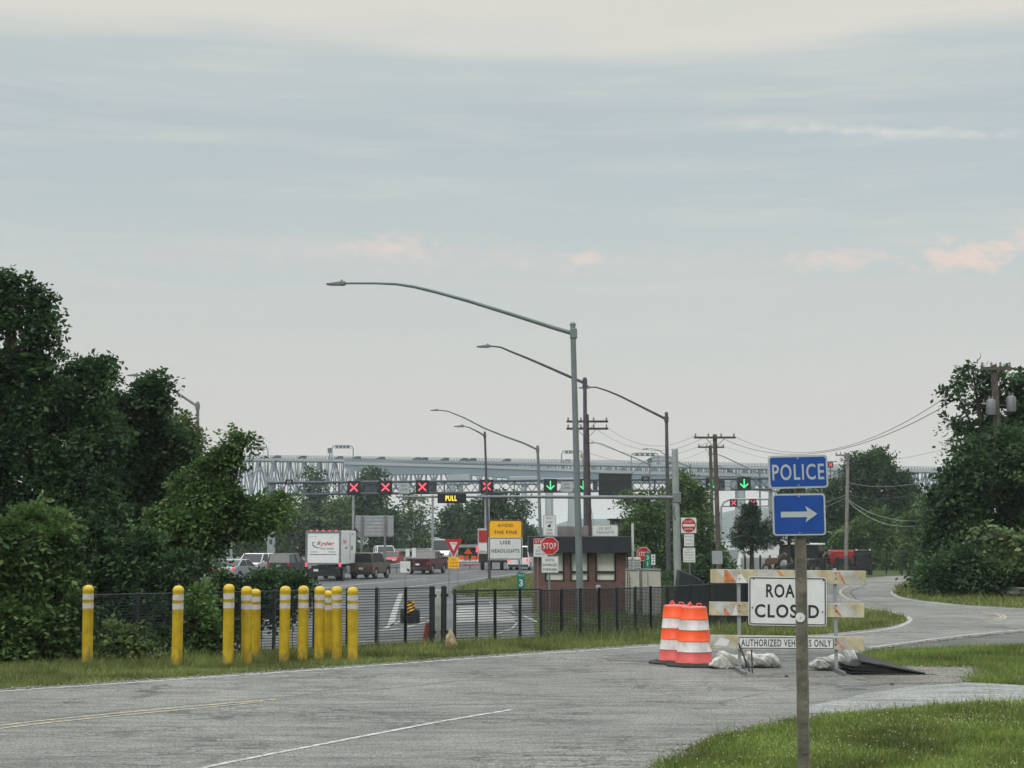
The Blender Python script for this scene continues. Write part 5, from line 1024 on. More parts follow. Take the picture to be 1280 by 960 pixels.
for px, lb in ((361.5, 'small black clock-like box above the left end of the gantry'), (807, 'small black box display above the gantry near the right posts')):
    D_ = 150+(px-335)*.045-.4; c = P(px, 602.5 if px < 500 else 598.5, D_); o = thing('small_display', lb, 'display', c, 0, 'small displays on the gantry'); k = D_/FP; mb = MB(); mb.box((0, 0, 0), (10*k, .2, 6.5*k)); mb.build('housing', black, o, bevel=.02); text('89', o, 0, 0, .26, greyb, -.105, w=.36)
# amber message sign on a cantilever pipe with thick post
D = 84; r = thing('sign_mast', 'thick grey mast with a long horizontal pipe arm, right of the booth', 'mast', (P(846.5, 735, D).x, D, PL)); f = S_(r)
a = f(843, 562); b = f(847.5, 735); mb = MB(); mb.tube([(b[0], 0, -.1), (a[0]+.02, 0, a[1])], [.20, .165], 16); mb.lathe([(.165, 0), (.14, .06), (.02, .10)], c=(a[0]+.02, 0, a[1]), n=14); mb.build('post', galv, r)
a = f(846, 622); b = f(495, 621); mb = MB(); mb.tube([(a[0], 0, a[1]), ((a[0]+b[0])/2, 0, (a[1]+b[1])/2+.02), (b[0], 0, b[1])], [.105, .085, .045], 12); mb.build('arm', galvd, r)
mb = MB(); mb.box((a[0], 0, a[1]), (.42, .42, .55)); mb.build('clamp', galvd, r, bevel=.03); mb = MB(); mb.tube([(a[0]-.1, -.1, a[1]-.3), (a[0]-.22, -.22, a[1]-.8), (a[0]-.1, -.2, a[1]-1.2)], .02, 6); mb.build('cable_loop', black, r)
c = P(565, 623, D); o = thing('message_sign', 'black electronic sign hanging on the pipe with amber PULL letters', 'electronic sign', (c.x, D-.22, c.z)); k = D/FP; mb = MB(); mb.box((0, 0, 0), (35.5*k, .24, 12.2*k)); mb.build('housing', black, o, bevel=.02); text('PULL', o, -.03, 0, 6.6*k, leda, -.122, w=14*k, bold=.03)
mb = MB(); mb.bar((0, .12, .1), (0, .25, .1), .05); mb.build('bracket', galvd, o)

# ------------------------------------------------------------ distant right gantry with lit signs, overhead
r = thing('sign_gantry', 'distant round-cornered gantry with lit red crosses behind the pine', 'gantry', (P(935, 667, 190).x, 190, PL)); f = S_(r)
pts = [(901, 705), (901, 645), (901.5, 634), (905, 627.5), (912, 624.5), (940, 624), (975, 624), (1010, 624)]; q = [f(*p) for p in pts]; mb = MB(); mb.tube([(a, 0, max(b, 0)) for a, b in q], .13, 8); pts = [(901, 633), (940, 632.5), (1010, 632.5)]; mb.tube([(f(*p)[0], 0, f(*p)[1]) for p in pts], .09, 8); mb.build('frame', galv, r)
for i, (px, w_) in enumerate(((917, 12), (941, 13), (965, 12))): signal(px, 'x', ['lit red cross on the distant gantry, left of the three', 'lit red cross on the distant gantry, middle of the three', 'lit red cross on the distant gantry, touching the arrow sign edge'][i], py=628.5, s=4.6, D_=189.5, group='lit crosses on the distant gantry')
for px, py, s in ((1038, 581, 3.5), (1130, 601, 2.6)): signal(px, 'x', 'tiny red signal beside the POLICE sign, above the dark trees' if px < 1100 else 'tiny red signal before the bridge truss at the right', py=py, s=s, D_=230, group='tiny red signals beyond the trees')
for px, py in ((1038, 581), (1130, 601)):
    r = thing('signal_pole', 'thin pole carrying the tiny red signal %s' % ('right of the POLICE sign' if px < 1100 else 'before the truss at the right'), 'pole', (P(px, 667, 231).x, 231, PL)); f = S_(r); a = f(px, py); mb = MB(); mb.bar((0, 0, 0), (a[0], 0, a[1]), .10); mb.build('pole', galvd, r); mb = MB(); mb.bar((a[0]-1, 0, a[1]+.5), (a[0]+1, 0, a[1]+.5), .06); mb.build('cross_arm', galvd, r)

# ------------------------------------------------------------ utility poles
def upole(label, D, top, base, arms, m=polew, r0=.17, r1=.12, zb=PL, trans=(), group='wooden utility poles'):
    r = thing('utility_pole', label, 'utility pole', (P(base[0], 667, D).x, D, zb), 0, group); f = S_(r); a = f(*top); b = f(*base)
    mb = MB(); mb.tube([(b[0], 0, -.1 if b[1] < 1.0 else -.1), (a[0], 0, a[1])], [r0, r1], 12); mb.build('pole', m, r)
    for x0, x1, y in arms:
        p, q = f(x0, y), f(x1, y+.2); c = ((p[0]+q[0])/2, (p[1]+q[1])/2); mb = MB(); mb.box((c[0], -.15, c[1]), (q[0]-p[0], .1, .12)); am = mb.build('cross_arm', m, r)
        px_ = a[0]+(b[0]-a[0])*.02
        for i in range(4):
            xx = p[0]+(q[0]-p[0])*(.04+.92*i/3); mb = MB(); mb.lathe([(.03, 0), (.06, .05), (.03, .09), (.055, .13), (.03, .17), (.01, .2)], c=(xx, -.15, c[1]+.06), n=8); mb.build('insulator', galvd, am)
        for sx_ in (-1, 1): mb = MB(); mb.bar((px_+sx_*(q[0]-p[0])*.22, -.1, c[1]-.05), (px_, -.1, c[1]-.6), .02, n=4); mb.build('brace', darkm, am)
    for x, y in trans:
        p = f(x, y); mb = MB(); mb.lathe([(.17, 0), (.18, .04), (.18, .52), (.15, .58), (.02, .62)], c=(p[0], -.2, p[1]-.25), n=14); q = mb.build('transformer', galvd, r)
        for dx in (-.06, .06): mb = MB(); mb.lathe([(.03, 0), (.04, .05), (.02, .14)], c=(p[0]+dx, -.2, p[1]+.33), n=8); mb.build('bushing', galvd, q)
        mb = MB(); mb.bar((p[0], -.1, p[1]), (px_, 0, p[1]), .03); mb.build('bracket', darkm, q)
    return r
upole('reddish wooden pole with two cross arms between the big lamp and the mast', 93, (733, 518), (738, 742), ((708, 760, 527), (708, 760, 536)), mat('red_brown_pole', (.06, .036, .034), .8, 0, .2, 3), .19, .14)
upole('taller pole of the wooden pair with the wide cross arm', 92, (893.5, 543), (899.5, 735), ((867, 919, 547),), polew, .16, .12)
upole('shorter pole of the wooden pair, set behind the taller one', 120, (888, 556.5), (891.5, 715), ((872, 905, 559),), polew, .16, .12)
upole('greyish pole rising before the big dark trees right of POLICE', 128, (1060, 566), (1057, 718), ((1044, 1062, 569),), polew2, .16, .12)
upole('leaning pole with two grey transformers in the right trees', 60.5, (1242, 456), (1260, 742), ((1225, 1262, 461),), polew, .15, .12, 0, ((1237, 511), (1262, 507)))
mb = MB(); o = thing('pole_equipment', 'small yellow-tan box hung high on the reddish pole', 'box', P(727, 570, 92.5)); mb.box((0, 0, 0), (.16, .15, .26)); mb.build('box', mat('tan_box', (.35, .28, .12), .6), o, bevel=.02)
wirem = mat('overhead_wire', (.10, .10, .10), .6, 0, .1, 2)
def wire(label, a, b, sag, r=.014, m=wirem, name='overhead_wire'):
    a, b = Vector(a), Vector(b); n = 20; pts = [a.lerp(b, i/n)-Vector((0, 0, sag*4*(i/n)*(1-i/n))) for i in range(n+1)]; c = a; mb = MB(); mb.tube([p-c for p in pts], r, 4); o = mb.build(name, m); o.location = c; return tag(o, label, 'wire', 'overhead wires')
wire('upper wire climbing from the wooden pair to the transformer pole', P(919, 546, 92), P(1232, 459, 60.5), 1.9, .013)
wire('lower wire climbing from the wooden pair to the transformer pole', P(905, 549, 92), P(1236, 472, 60.5), 1.75, .016)
wire('thin wire from the wooden pair fading toward the right trees', P(900, 556, 92), P(1200, 556, 70), 1.0, .008)
wire('upper slack wire from the reddish pole to the wooden pair', P(760, 535, 93), P(867, 545, 92), .8, .012)
wire('middle slack wire from the reddish pole to the wooden pair', P(745, 536, 93), P(880, 547, 92), 1.0, .012)
wire('lower slack wire from the reddish pole to the wooden pair', P(735, 548, 93), P(893, 549, 92), 1.0, .012)
wire('lowest thin wire from the reddish pole to the shorter wooden pole', P(736, 566, 93), P(888, 560, 120), .9, .010)
wire('pale wire running right from the grey pole across the dark trees', P(1060, 603, 128), P(1250, 577, 60), .6, .016, galv)
wire('second wire running right from the grey pole, just below the pale one', P(1060, 618, 128), P(1250, 590, 60), .6, .012)
wire('drooping wire from the grey pole into the right trees, upper', P(1060, 624, 128), P(1225, 640, 60), .9, .014, galv)
wire('drooping wire from the grey pole into the right trees, lower', P(1060, 626, 128), P(1225, 636, 60), 1.25, .018, galv)
wire('wire reaching left from the grey pole, upper of two', P(1060, 618, 128), P(880, 664, 115), .3, .014, galv)
wire('wire reaching left from the grey pole, lower of two', P(1060, 621, 128), P(900, 676, 115), .3, .014, galv)
wire('dark service wire between the wooden pair and the gantry signal', P(890, 578, 92), P(949, 602, 92), .1, .02, black)

# ------------------------------------------------------------ guardrails
def guardrail(label, pts, zb, m, h=.55, bh=.30):
    o = thing('guardrail', label, 'guardrail', (pts[0][0], pts[0][1], zb), 0, 'guardrails'); o_ = Vector((pts[0][0], pts[0][1])); q = [Vector(p[:2])-o_ for p in pts]
    mb = MB(); prof = [(-.04, -.5), (.04, -.35), (.0, -.1), (.0, .1), (.04, .35), (-.04, .5)]
    for a, b in zip(q, q[1:]):
        d = (b-a).normalized(); n = Vector((-d.y, d.x)); n = n if n.y < 0 else -n; vs = [(p.x+n.x*(t_+.06), p.y+n.y*(t_+.06), h-bh/2+v*bh) for p in (a, b) for t_, v in prof]+[(p.x+n.x*(t_+.045), p.y+n.y*(t_+.045), h-bh/2+v*bh) for p in (a, b) for t_, v in prof]
        mb.add(vs, [(i, i+1, 7+i, 6+i) for i in range(5)]+[(12+i, 18+i, 19+i, 13+i) for i in range(5)]+[(0, 6, 18, 12), (5, 17, 23, 11)])
    mb.build('rail', m, o, smooth=0)
    for a, b in zip(q, q[1:]):
        k = max(1, int((b-a).length/2))
        for i in range(k): p = a.lerp(b, (i+.5)/k); mb = MB(); mb.box((p.x, p.y+.06, h/2-.1), (.1, .1, h+.15)); mb.build('rail_post', galvd, o)
    return o
gwm = mat('weathered_white_rail', (.30, .30, .28), .6, 0, c2=(.55, .55, .53), scale=2.5)
p = [P(1211, 740, 56), P(1245, 742, 55), P(1290, 743, 54), P(1380, 745, 53)]; guardrail('weathered white guardrail at the foot of the right trees', p, .0, gwm, .34, .26)
guardrail('grey guardrail left of the maroon pickup', [P(482, 700, 133), P(500, 700, 138), P(522, 700, 146)], PL, galv, .8)
guardrail('grey guardrail behind the yield sign running to the truck', [P(553, 700, 150), P(575, 700, 152), P(600, 700, 152)], PL, galv, .75)
guardrail('grey guardrail on the rise behind the red and white truck', [P(560, 690, 175), P(580, 690, 178), P(600, 690, 182)], PL+1.3, galv, .8)
guardrail('pale guardrail behind the silver sedan at the far left lanes', [P(230, 700, 150), P(300, 700, 150), P(360, 700, 152)], PL+.1, galv, .8)
guardrail('long grey guardrail right of the white car with headlamps', [P(486, 690, 182), P(510, 690, 185), P(545, 690, 190)], PL+.8, galv, .8)

# ------------------------------------------------------------ vehicles
KIND = {
 'sedan': dict(L=4.6, W=1.8, zr=.32, out=[(-2.3, .72), (-2.22, .95), (-1.5, 1.0), (1.0, .96), (2.0, .82), (2.3, .62)], cab=[(-1.7, .98), (-.95, 1.42), (.25, 1.44), (1.1, .96)], wy=(-1.4, 1.4)),
 'suv': dict(L=4.7, W=1.9, zr=.36, out=[(-2.35, .8), (-2.3, 1.08), (-1.5, 1.1), (1.0, 1.08), (2.1, .98), (2.35, .75)], cab=[(-2.25, 1.08), (-2.05, 1.72), (.35, 1.74), (1.15, 1.07)], wy=(-1.4, 1.45)),
 'van': dict(L=5.4, W=2.0, zr=.36, out=[(-2.7, .85), (-2.7, 1.15), (-1.5, 1.18), (1.5, 1.15), (2.4, 1.0), (2.7, .75)], cab=[(-2.66, 1.14), (-2.58, 2.12), (1.0, 2.15), (1.9, 1.13)], wy=(-1.7, 1.75)),
 'pickup': dict(L=5.7, W=2.0, zr=.41, out=[(-2.85, .8), (-2.85, 1.28), (-.7, 1.28), (1.35, 1.25), (2.6, 1.15), (2.85, .8)], cab=[(-.75, 1.26), (-.5, 1.84), (.75, 1.86), (1.5, 1.22)], wy=(-1.75, 1.85)),
 'jeep': dict(L=4.2, W=1.85, zr=.42, out=[(-2.1, .75), (-2.1, 1.2), (-.9, 1.2), (.7, 1.2), (2.0, 1.12), (2.1, .75)], cab=[(-2.05, 1.2), (-1.98, 1.88), (.3, 1.88), (.62, 1.2)], wy=(-1.25, 1.45)),
}
def wheel(parent, x, y, rad, w_):
    s = 1 if x > 0 else -1; mb = MB(); mb.tube([(x-w_/2, y, rad), (x-w_/2+.03, y, rad), (x+w_/2-.03, y, rad), (x+w_/2, y, rad)], [rad*.93, rad, rad, rad*.93], 20); q = mb.build('wheel', tyre, parent)
    mb = MB(); mb.tube([(x+s*(w_/2-.02), y, rad), (x+s*(w_/2+.012), y, rad)], [rad*.62, rad*.55], 12); mb.build('rim', rimm, q); return q
def vehicle(name, label, cat, kind, paint, loc, rz, front_on=False, brake=False, group=None, plate=True, glass=None):
    K_ = KIND[kind]; r = thing(name, label, cat, loc, rz, group); W = K_['W']; rad = K_['zr']; hw = W/2
    low = []; y0, y1 = K_['out'][0][0], K_['out'][-1][0]; zb = rad*.75
    low.append((y0+.05, zb))
    for wy in K_['wy']:
        for k in range(9): a = math.pi-math.pi*k/8; low.append((wy+rad*1.18*math.cos(a), max(zb, rad+rad*1.14*math.sin(a))))
    low.append((y1-.05, zb)); poly = low+K_['out'][::-1]
    mb = MB(); mb.prism(poly, -hw, hw, 'x')
    cb_ = K_['cab']; zc = cb_[1][1]; ins = .14
    mb.add([(s*(hw-ins-.02), cb_[1][0]-.02, zc-.01) for s in (-1, 1)]+[(s*(hw-ins-.02), cb_[2][0]+.03, cb_[2][1]-.01) for s in (1, -1)]+[(s*(hw-ins-.1), cb_[1][0]+.08, zc+.045) for s in (-1, 1)]+[(s*(hw-ins-.1), cb_[2][0]-.1, cb_[2][1]+.045) for s in (1, -1)], [(3, 2, 1, 0), (4, 5, 6, 7), (0, 1, 5, 4), (1, 2, 6, 5), (2, 3, 7, 6), (3, 0, 4, 7)])
    for s in (-1, 1):   # pillars
        B0 = Vector((s*(hw-.03), cb_[0][0], cb_[0][1])); T0 = Vector((s*(hw-ins), cb_[1][0], zc)); B1 = Vector((s*(hw-.03), cb_[3][0], cb_[3][1])); T1 = Vector((s*(hw-ins), cb_[2][0], cb_[2][1]))
        mb.bar(B0, T0, .05, n=6); mb.bar(B1, T1, .035, n=6); m0 = B0.lerp(B1, .52); m1 = T0.lerp(T1, .5); mb.bar(m0, m1, .04, n=6)
    body = mb.build('body', paint, r, bevel=.035)
    mb = MB(); e = .02
    vs = [(s*(hw-.04), cb_[i][0], cb_[i][1]) for i in (0, 3) for s in (-1, 1)]+[(s*(hw-ins-.01), cb_[i][0], cb_[i][1]) for i in (1, 2) for s in (-1, 1)]
    mb.add(vs, [(0, 1, 5, 4), (3, 2, 6, 7), (1, 3, 7, 5), (2, 0, 4, 6), (4, 5, 7, 6)]); mb.build('windows', glass or glassd, r, smooth=0)
    if kind == 'pickup':
        mb = MB(); mb.box((0, -1.8, 1.283), (W-.22, 1.9, .012)); mb.build('bed_shade_sheet', black, r)  # black sheet on the closed bed paints the shade inside an open one
    for wy in K_['wy']:
        for s in (-1, 1): wheel(r, s*(hw-.13), wy, rad, .22)
    zl = K_['out'][0][1]; mb_ = None
    for s in (-1, 1):
        mb = MB(); mb.box((s*(hw-.14), y0-.01, zl+.10), (.20, .06, .26 if kind != 'sedan' else .16)); mb.build('tail_light', lampr if brake else lampo, r, bevel=.01)
        mb = MB(); mb.box((s*(hw-.28), y1-.06, K_['out'][-1][1]+.02), (.34, .14, .17)); mb.build('headlight', lampw if front_on else lens, r, bevel=.02)
        mb = MB(); mb.box((s*(hw+.09), cb_[3][0]-.25, cb_[3][1]+.07), (.16, .10, .13)); mb.build('mirror', paint, r, bevel=.02)
    for y, z in ((y0-.05, zb+.16), (y1+.02, zb+.12)): mb = MB(); mb.box((0, y, z), (W*.94, .14, .2)); mb.build('bumper', darkm, r, bevel=.03)
    mb = MB(); mb.box((0, y1+.01, K_['out'][-1][1]-.02), (W*.5, .06, .16)); mb.build('grille', black, r)
    if plate: mb = MB(); mb.box((0, y0-.03, zl+.02), (.32, .05, .16)); mb.build('number_plate', white, r)
    return r
def vloc(px, D, zoff=0): return (P(px, 700, D).x, D, PL+zoff)
maroon = mat('maroon_paint', (.050, .010, .014), .3, .2, .1, 2); silverp = mat('silver_paint', (.33, .35, .36), .3, .4, .06, 2); tanp = mat('tan_paint', (.11, .09, .07), .5, .1, .15, 3); darkp = mat('dark_blue_paint', (.02, .028, .036), .3, .3, .1, 2); redv = mat('red_vehicle_paint', (.38, .02, .025), .35, .1, .1, 2)
vehicle('pickup_truck', 'maroon pickup truck seen from behind left of the yield sign', 'pickup', 'pickup', maroon, vloc(534, 135), R(-13), brake=False)
vehicle('off_road_car', 'tan boxy off-road car with dark top just right of the white box truck', 'car', 'jeep', tanp, vloc(463, 121), R(-14), glass=black)
vehicle('delivery_van', 'white van facing the camera with its headlamp on beside the yield sign', 'van', 'van', whitep, vloc(555, 165, .55), R(172), front_on=True)
vehicle('parked_car', 'white car with headlamp on right of the tan off-road car', 'car', 'suv', whitep, vloc(481, 168, .3), R(192), front_on=True)
vehicle('parked_car', 'white sport utility car facing us with both headlamps on, above the bushes', 'car', 'suv', whitep, vloc(319, 128), R(168), front_on=True)
vehicle('parked_car', 'silver sedan seen from behind with red tail lamp over the low bush', 'car', 'sedan', silverp, vloc(297, 118, -.0), R(-16), brake=True)
vehicle('parked_car', 'dark blue car with pale roof between the white car and the box truck', 'car', 'suv', darkp, vloc(360, 128), R(-10))
vehicle('parked_car', 'dark sport utility car with one bright headlamp seen through the left trees', 'car', 'suv', darkp, vloc(212, 112), R(160), front_on=True)
vehicle('delivery_van', 'white van glimpsed between the left trees', 'van', 'van', whitep, vloc(238, 140), R(165))
vehicle('delivery_van', 'white van with black graphics and lit tail lamp left of the booth', 'van', 'van', whitep, vloc(655, 150), R(-12), brake=True)
vehicle('parked_car', 'red and white car in the distance left of the maroon pickup', 'car', 'sedan', redv, vloc(489, 160, .1), R(175))
vehicle('parked_car', 'red box-backed car beyond the maroon pickup roof', 'car', 'suv', redv, vloc(527, 250, 1.9), R(-5))
# box truck
D = 113; r = thing('box_truck', 'white rental box truck with red Ryder lettering on its roll-up door', 'truck', (P(404, 700, D).x, D, PL), R(-3.5)); W = 2.5; L_ = 6.6; z0, z1 = 1.18, 3.55
mb = MB(); mb.box((0, L_/2, (z0+z1)/2), (W, L_, z1-z0)); box = mb.build('cargo_box', whitep, r, bevel=.03)
mb = MB()
for x in (-W/2+.06, W/2-.06): mb.box((x, -.02, (z0+z1)/2), (.14, .06, z1-z0-.01))
mb.box((0, -.02, z1-.09), (W-.26, .05, .2)); mb.box((0, -.02, z0+.05), (W-.26, .05, .1)); mb.build('door_frame', galvd, box)
mb = MB(); mb.box((0, -.012, (z0+z1)/2-.04), (W-.27, .03, z1-z0-.32)); dr = mb.build('roll_up_door', whitep, box)
redt = mat('rental_red', (.50, .02, .03), .5); text('Ryder', dr, .17, 2.62, .34, redt, -.03, w=1.25, bold=.03, shear=.3); text('Ever better', dr, .30, 2.30, .15, ink, -.03, w=.95, shear=.3)
mb = MB(); mb.tube([(-.55, -.03, 2.76), (-.78, -.03, 2.70), (-.72, -.03, 2.5), (-.5, -.03, 2.38), (-.2, -.03, 2.34)], [.012, .03, .035, .028, .01], 6); mb.build('swoosh', ink, dr)
text('Ryder rental', dr, -.72, 3.13, .07, redt, -.03, w=.5)
mb = MB(); mb.box((-.65, -.03, 2.06), (.5, .008, .035)); mb.box((.62, -.03, 2.06), (.5, .008, .035)); mb.box((0, -.03, 1.88), (1.9, .008, .04)); mb.build('printed_line', ink, dr)
rt = ((0, 0, 0), (0, 0, math.pi/2))
def side_text(s, y, z, h, m, w_=None):
    o = text(s, box, 0, 0, h, m, 0, w=w_, shear=.25); o.location = (W/2+.006, y, z); o.rotation_euler = (0, 0, math.pi/2)
side_text('Ryder', 1.6, 2.75, .42, redt, 1.5); side_text('rental', 2.2, 2.35, .2, ink, 1.1); side_text('1-800', 5.0, 3.3, .12, ink, .9)
mb = MB(); mb.box((W/2+.008, 3.9, 2.4), (.01, .12, 1.9)); mb.box((W/2+.008, 4.8, 2.3), (.01, .5, .3)); mb.build('side_strip', ink, box)
for i in range(5): mb = MB(); mb.box((-.9+.45*i, -.03, z1+.0), (.14, .05, .05)); mb.build('marker_lamp', lampr, box)
for s in (-1, 1): mb = MB(); mb.box((s*(W/2-.06), -.06, z0-.02), (.13, .06, .24)); mb.build('tail_light', lampr, r)
mb = MB(); mb.box((0, L_/2, z0-.14), (.9, L_, .22)); mb.box((0, .0, .62), (W*.93, .14, .5)); mb.box((0, .1, .9), (1.7, .1, .4)); mb.build('chassis', black, r)
for s in (-1, 1):
    for dx in (0, .28): wheel(r, s*(W/2-.14-dx), 1.5, .45, .24)
    wheel(r, s*(W/2-.22), 6.9, .45, .26); mb = MB(); mb.box((s*(W/2-.3), .95, .55), (.6, .03, .6)); mb.build('mud_flap', rubber, r)
mb = MB(); mb.prism([(6.65, .7), (6.65, 2.5), (7.3, 2.55), (7.9, 1.75), (8.6, 1.55), (8.7, .7)], -1.05, 1.05, 'x'); cb3 = mb.build('cab', whitep, r, bevel=.06)
mb = MB(); mb.box((1.055, 7.2, 2.0), (.01, .75, .6)); mb.build('window', glassd, cb3)
mb = MB(); mb.box((1.28, 7.8, 1.95), (.12, .2, .5)); mb.bar((1.05, 7.8, 2.1), (1.28, 7.8, 2.1), .02); mb.build('mirror', black, cb3); mb = MB(); mb.box((1.04, 3.6, .75), (.4, 1.2, .5)); mb.build('fuel_tank', galv, r, bevel=.05)
mb = MB(); mb.box((-.5, -.09, .78), (.32, .04, .16)); mb.build('number_plate', white, r)
# red and white truck with dark trailer (behind the yellow/white sign)
D = 148; r = thing('utility_truck', 'red and white truck with black chassis behind the yellow and white sign', 'truck', (P(620, 700, D).x, D, PL), R(-4))
mb = MB(); mb.box((-1.15, 1.6, 2.55), (1.1, 3.0, 2.5)); mb.build('body', mat('off_white_panel', (.40, .40, .40), .5), r, bevel=.04); mb = MB(); mb.box((-1.15, .08, 3.1), (.9, .04, 1.1)); mb.build('red_panel', redv, r); mb = MB(); mb.box((-1.15, .08, 2.1), (.9, .04, .7)); mb.build('white_panel', white, r)
mb = MB(); mb.box((.5, 2, 1.1), (4.2, 4, .8)); mb.build('flatbed', black, r, bevel=.05); mb = MB(); mb.box((2.2, 3.0, 1.6), (1.6, 2.0, .4)); mb.build('red_side', redv, r)
for x in (-1.3, -.6, .5, 1.9): wheel(r, x, .6, .5, .3)
mb = MB(); mb.box((-1.75, -.02, 1.9), (.14, .08, .5)); mb.build('tail_light', lampr, r); mb = MB(); mb.box((-1.5, 0, .9), (.2, .1, .4)); mb.build('bracket', darkm, r)
mb = MB()
for i, (yy, zz, a) in enumerate(((.6, 1.55, .35), (1.1, 1.3, .25), (1.7, 1.1, .3), (2.4, 1.4, .2))):
    pass
# van graphics
vn = [o for o in col.objects if o.get('label', '').startswith('white van with black graphics')][0]
mb = MB(); 
for y, z, sx_, sz_ in ((-1.6, 1.55, .5, .3), (-.9, 1.45, .35, .5), (-.2, 1.5, .5, .22), (.5, 1.3, .3, .3), (-1.2, .9, .15, .5)): mb.box((1.006, y, z), (.01, sx_, sz_), rx=.5)
mb.build('side_graphic', ink, vn)
# orange drums and warning sign in the distance
for i, (px, D_) in enumerate(((583, 168), (592, 169), (599, 170), (577, 171))):
    o = thing('traffic_drum', ['small distant orange drum right of the yellow plate', 'small distant orange drum left of the red truck lamp', 'small distant orange drum touching the red and white truck', 'small distant orange drum just behind the yellow plate'][i], 'drum', (P(px, 700, D_).x, D_, PL), 0, 'distant orange drums in the lanes')
    for z0, z1, m in ((0, .35, bo2), (.35, .6, white), (.6, 1.0, bo)): mb = MB(); mb.lathe([(.30-.06*z0, z0), (.30-.06*z1, z1)], n=12); mb.build('band', m, o)
o = thing('work_sign', 'small orange triangular warning board by the distant drums', 'sign', (P(585, 700, 167).x, 167, PL+.3)); o.scale = (.8, 1, .8); mb = MB(); mb.prism([(-.55, 1.2), (.55, 1.2), (0, 1.95)], 0, .03); mb.build('board', bo, o); mb = MB(); mb.box((0, .05, .6), (.06, .05, 1.3)); mb.build('post', galvd, o)
# site behind the far fence: white shed, tractor, excavator, red tractor
D = 138; r = thing('site_shed', 'long white shed behind the dark fence left of the wooden post', 'shed', (P(953, 700, D).x, D, PL)); f = S_(r); a = f(925, 686); b = f(982, 700); mb = MB(); mb.prism([(a[0], 0), (b[0], 0), (b[0], a[1]-.15), (a[0]+.4, a[1])], 0, 3); mb.build('wall', whitep, r); mb = MB()
mb.box(((a[0]+b[0])/2, -.02, a[1]*.32), (b[0]-a[0]-.1, .03, a[1]*.62)); mb.build('grey_band', greyb, r)
mb = MB()
for x in (931, 941, 950, 962, 973): q = f(x, 694); mb.box((q[0], -.08, q[1]/2), (.14, .08, q[1]))
mb.build('fence_bar', black, r)
def tractor(label, px, D, paint, cabm, rz, s=1, group='farm tractors behind the far fence'):
    r = thing('tractor', label, 'tractor', (P(px, 700, D).x, D, PL), rz, group); r.scale = (s, s, s)
    mb = MB(); mb.prism([(-.9, .9), (-.9, 1.4), (1.6, 1.35), (1.9, 1.2), (1.9, .8)], -.4, .4, 'x'); mb.build('body', paint, r, bevel=.05)
    for x in (-.8, .8): wheel(r, x, -.7, .78, .4); wheel(r, x*.9, 1.4, .45, .25)
    mb = MB(); mb.box((0, -.45, 1.9), (1.2, 1.1, 1.1)); mb.build('cab_glass', glassd, r); mb = MB(); mb.box((0, -.45, 2.5), (1.5, 1.4, .14)); mb.build('cab_roof', cabm, r, bevel=.03)
    for x in (-.85, .85): mb = MB(); mb.tube([(x, -1.4, 1.0), (x, -1.1, 1.5), (x, -.6, 1.7), (x, -.1, 1.4)], .14, 6); mb.build('fender', paint, r)
    mb = MB(); mb.bar((.3, .9, 1.3), (.3, .9, 2.1), .04); mb.build('exhaust', black, r); return r
tractor('dark tractor with pale roof right of the wooden post, behind the fence', 1015, 130, mat('dark_olive', (.03, .035, .025), .5), whitep, R(150))
tractor('dark tractor with tan canopy left of the wooden post, behind the fence', 982, 132, mat('rust_brown', (.10, .05, .03), .6), mat('tan_canopy', (.50, .40, .25), .7), R(40))
r = thing('fire_engine', 'bright red boxy vehicle right of the wooden post, behind the fence', 'truck', (P(1054, 700, 128).x, 128, PL), R(-4)); mb = MB(); mb.box((0, 1.5, 1.45), (1.7, 3, 1.1)); mb.build('body', redv, r, bevel=.08); mb = MB(); mb.box((0, -.03, 1.1), (1.3, .06, .5)); mb.build('grille', black, r)
for x in (-.7, .7): wheel(r, x, .5, .45, .25); mb = MB(); mb.box((x, -.03, 1.75), (.3, .06, .2)); mb.build('lamp', lampo, r)
mb = MB(); mb.box((0, 1.2, 2.02), (1.5, 1.5, .06)); mb.build('roof_rack', darkm, r)
r = thing('skid_loader', 'dark small loader with two tiny roof lamps right of the red vehicle', 'loader', (P(1079, 700, 129).x, 129, PL)); mb = MB(); mb.box((0, .8, 1.2), (1.2, 1.6, 1.7)); mb.build('cab', black, r, bevel=.1)
for x in (-.6, .6): mb = MB(); mb.box((x*.9, -.05, 2.05), (.12, .1, .12)); mb.build('lamp', white, r); wheel(r, x, .3, .38, .25); mb = MB(); mb.box((x*1.1, -.2, 1.0), (.12, 1.2, .15)); mb.build('arm', tanp, r)

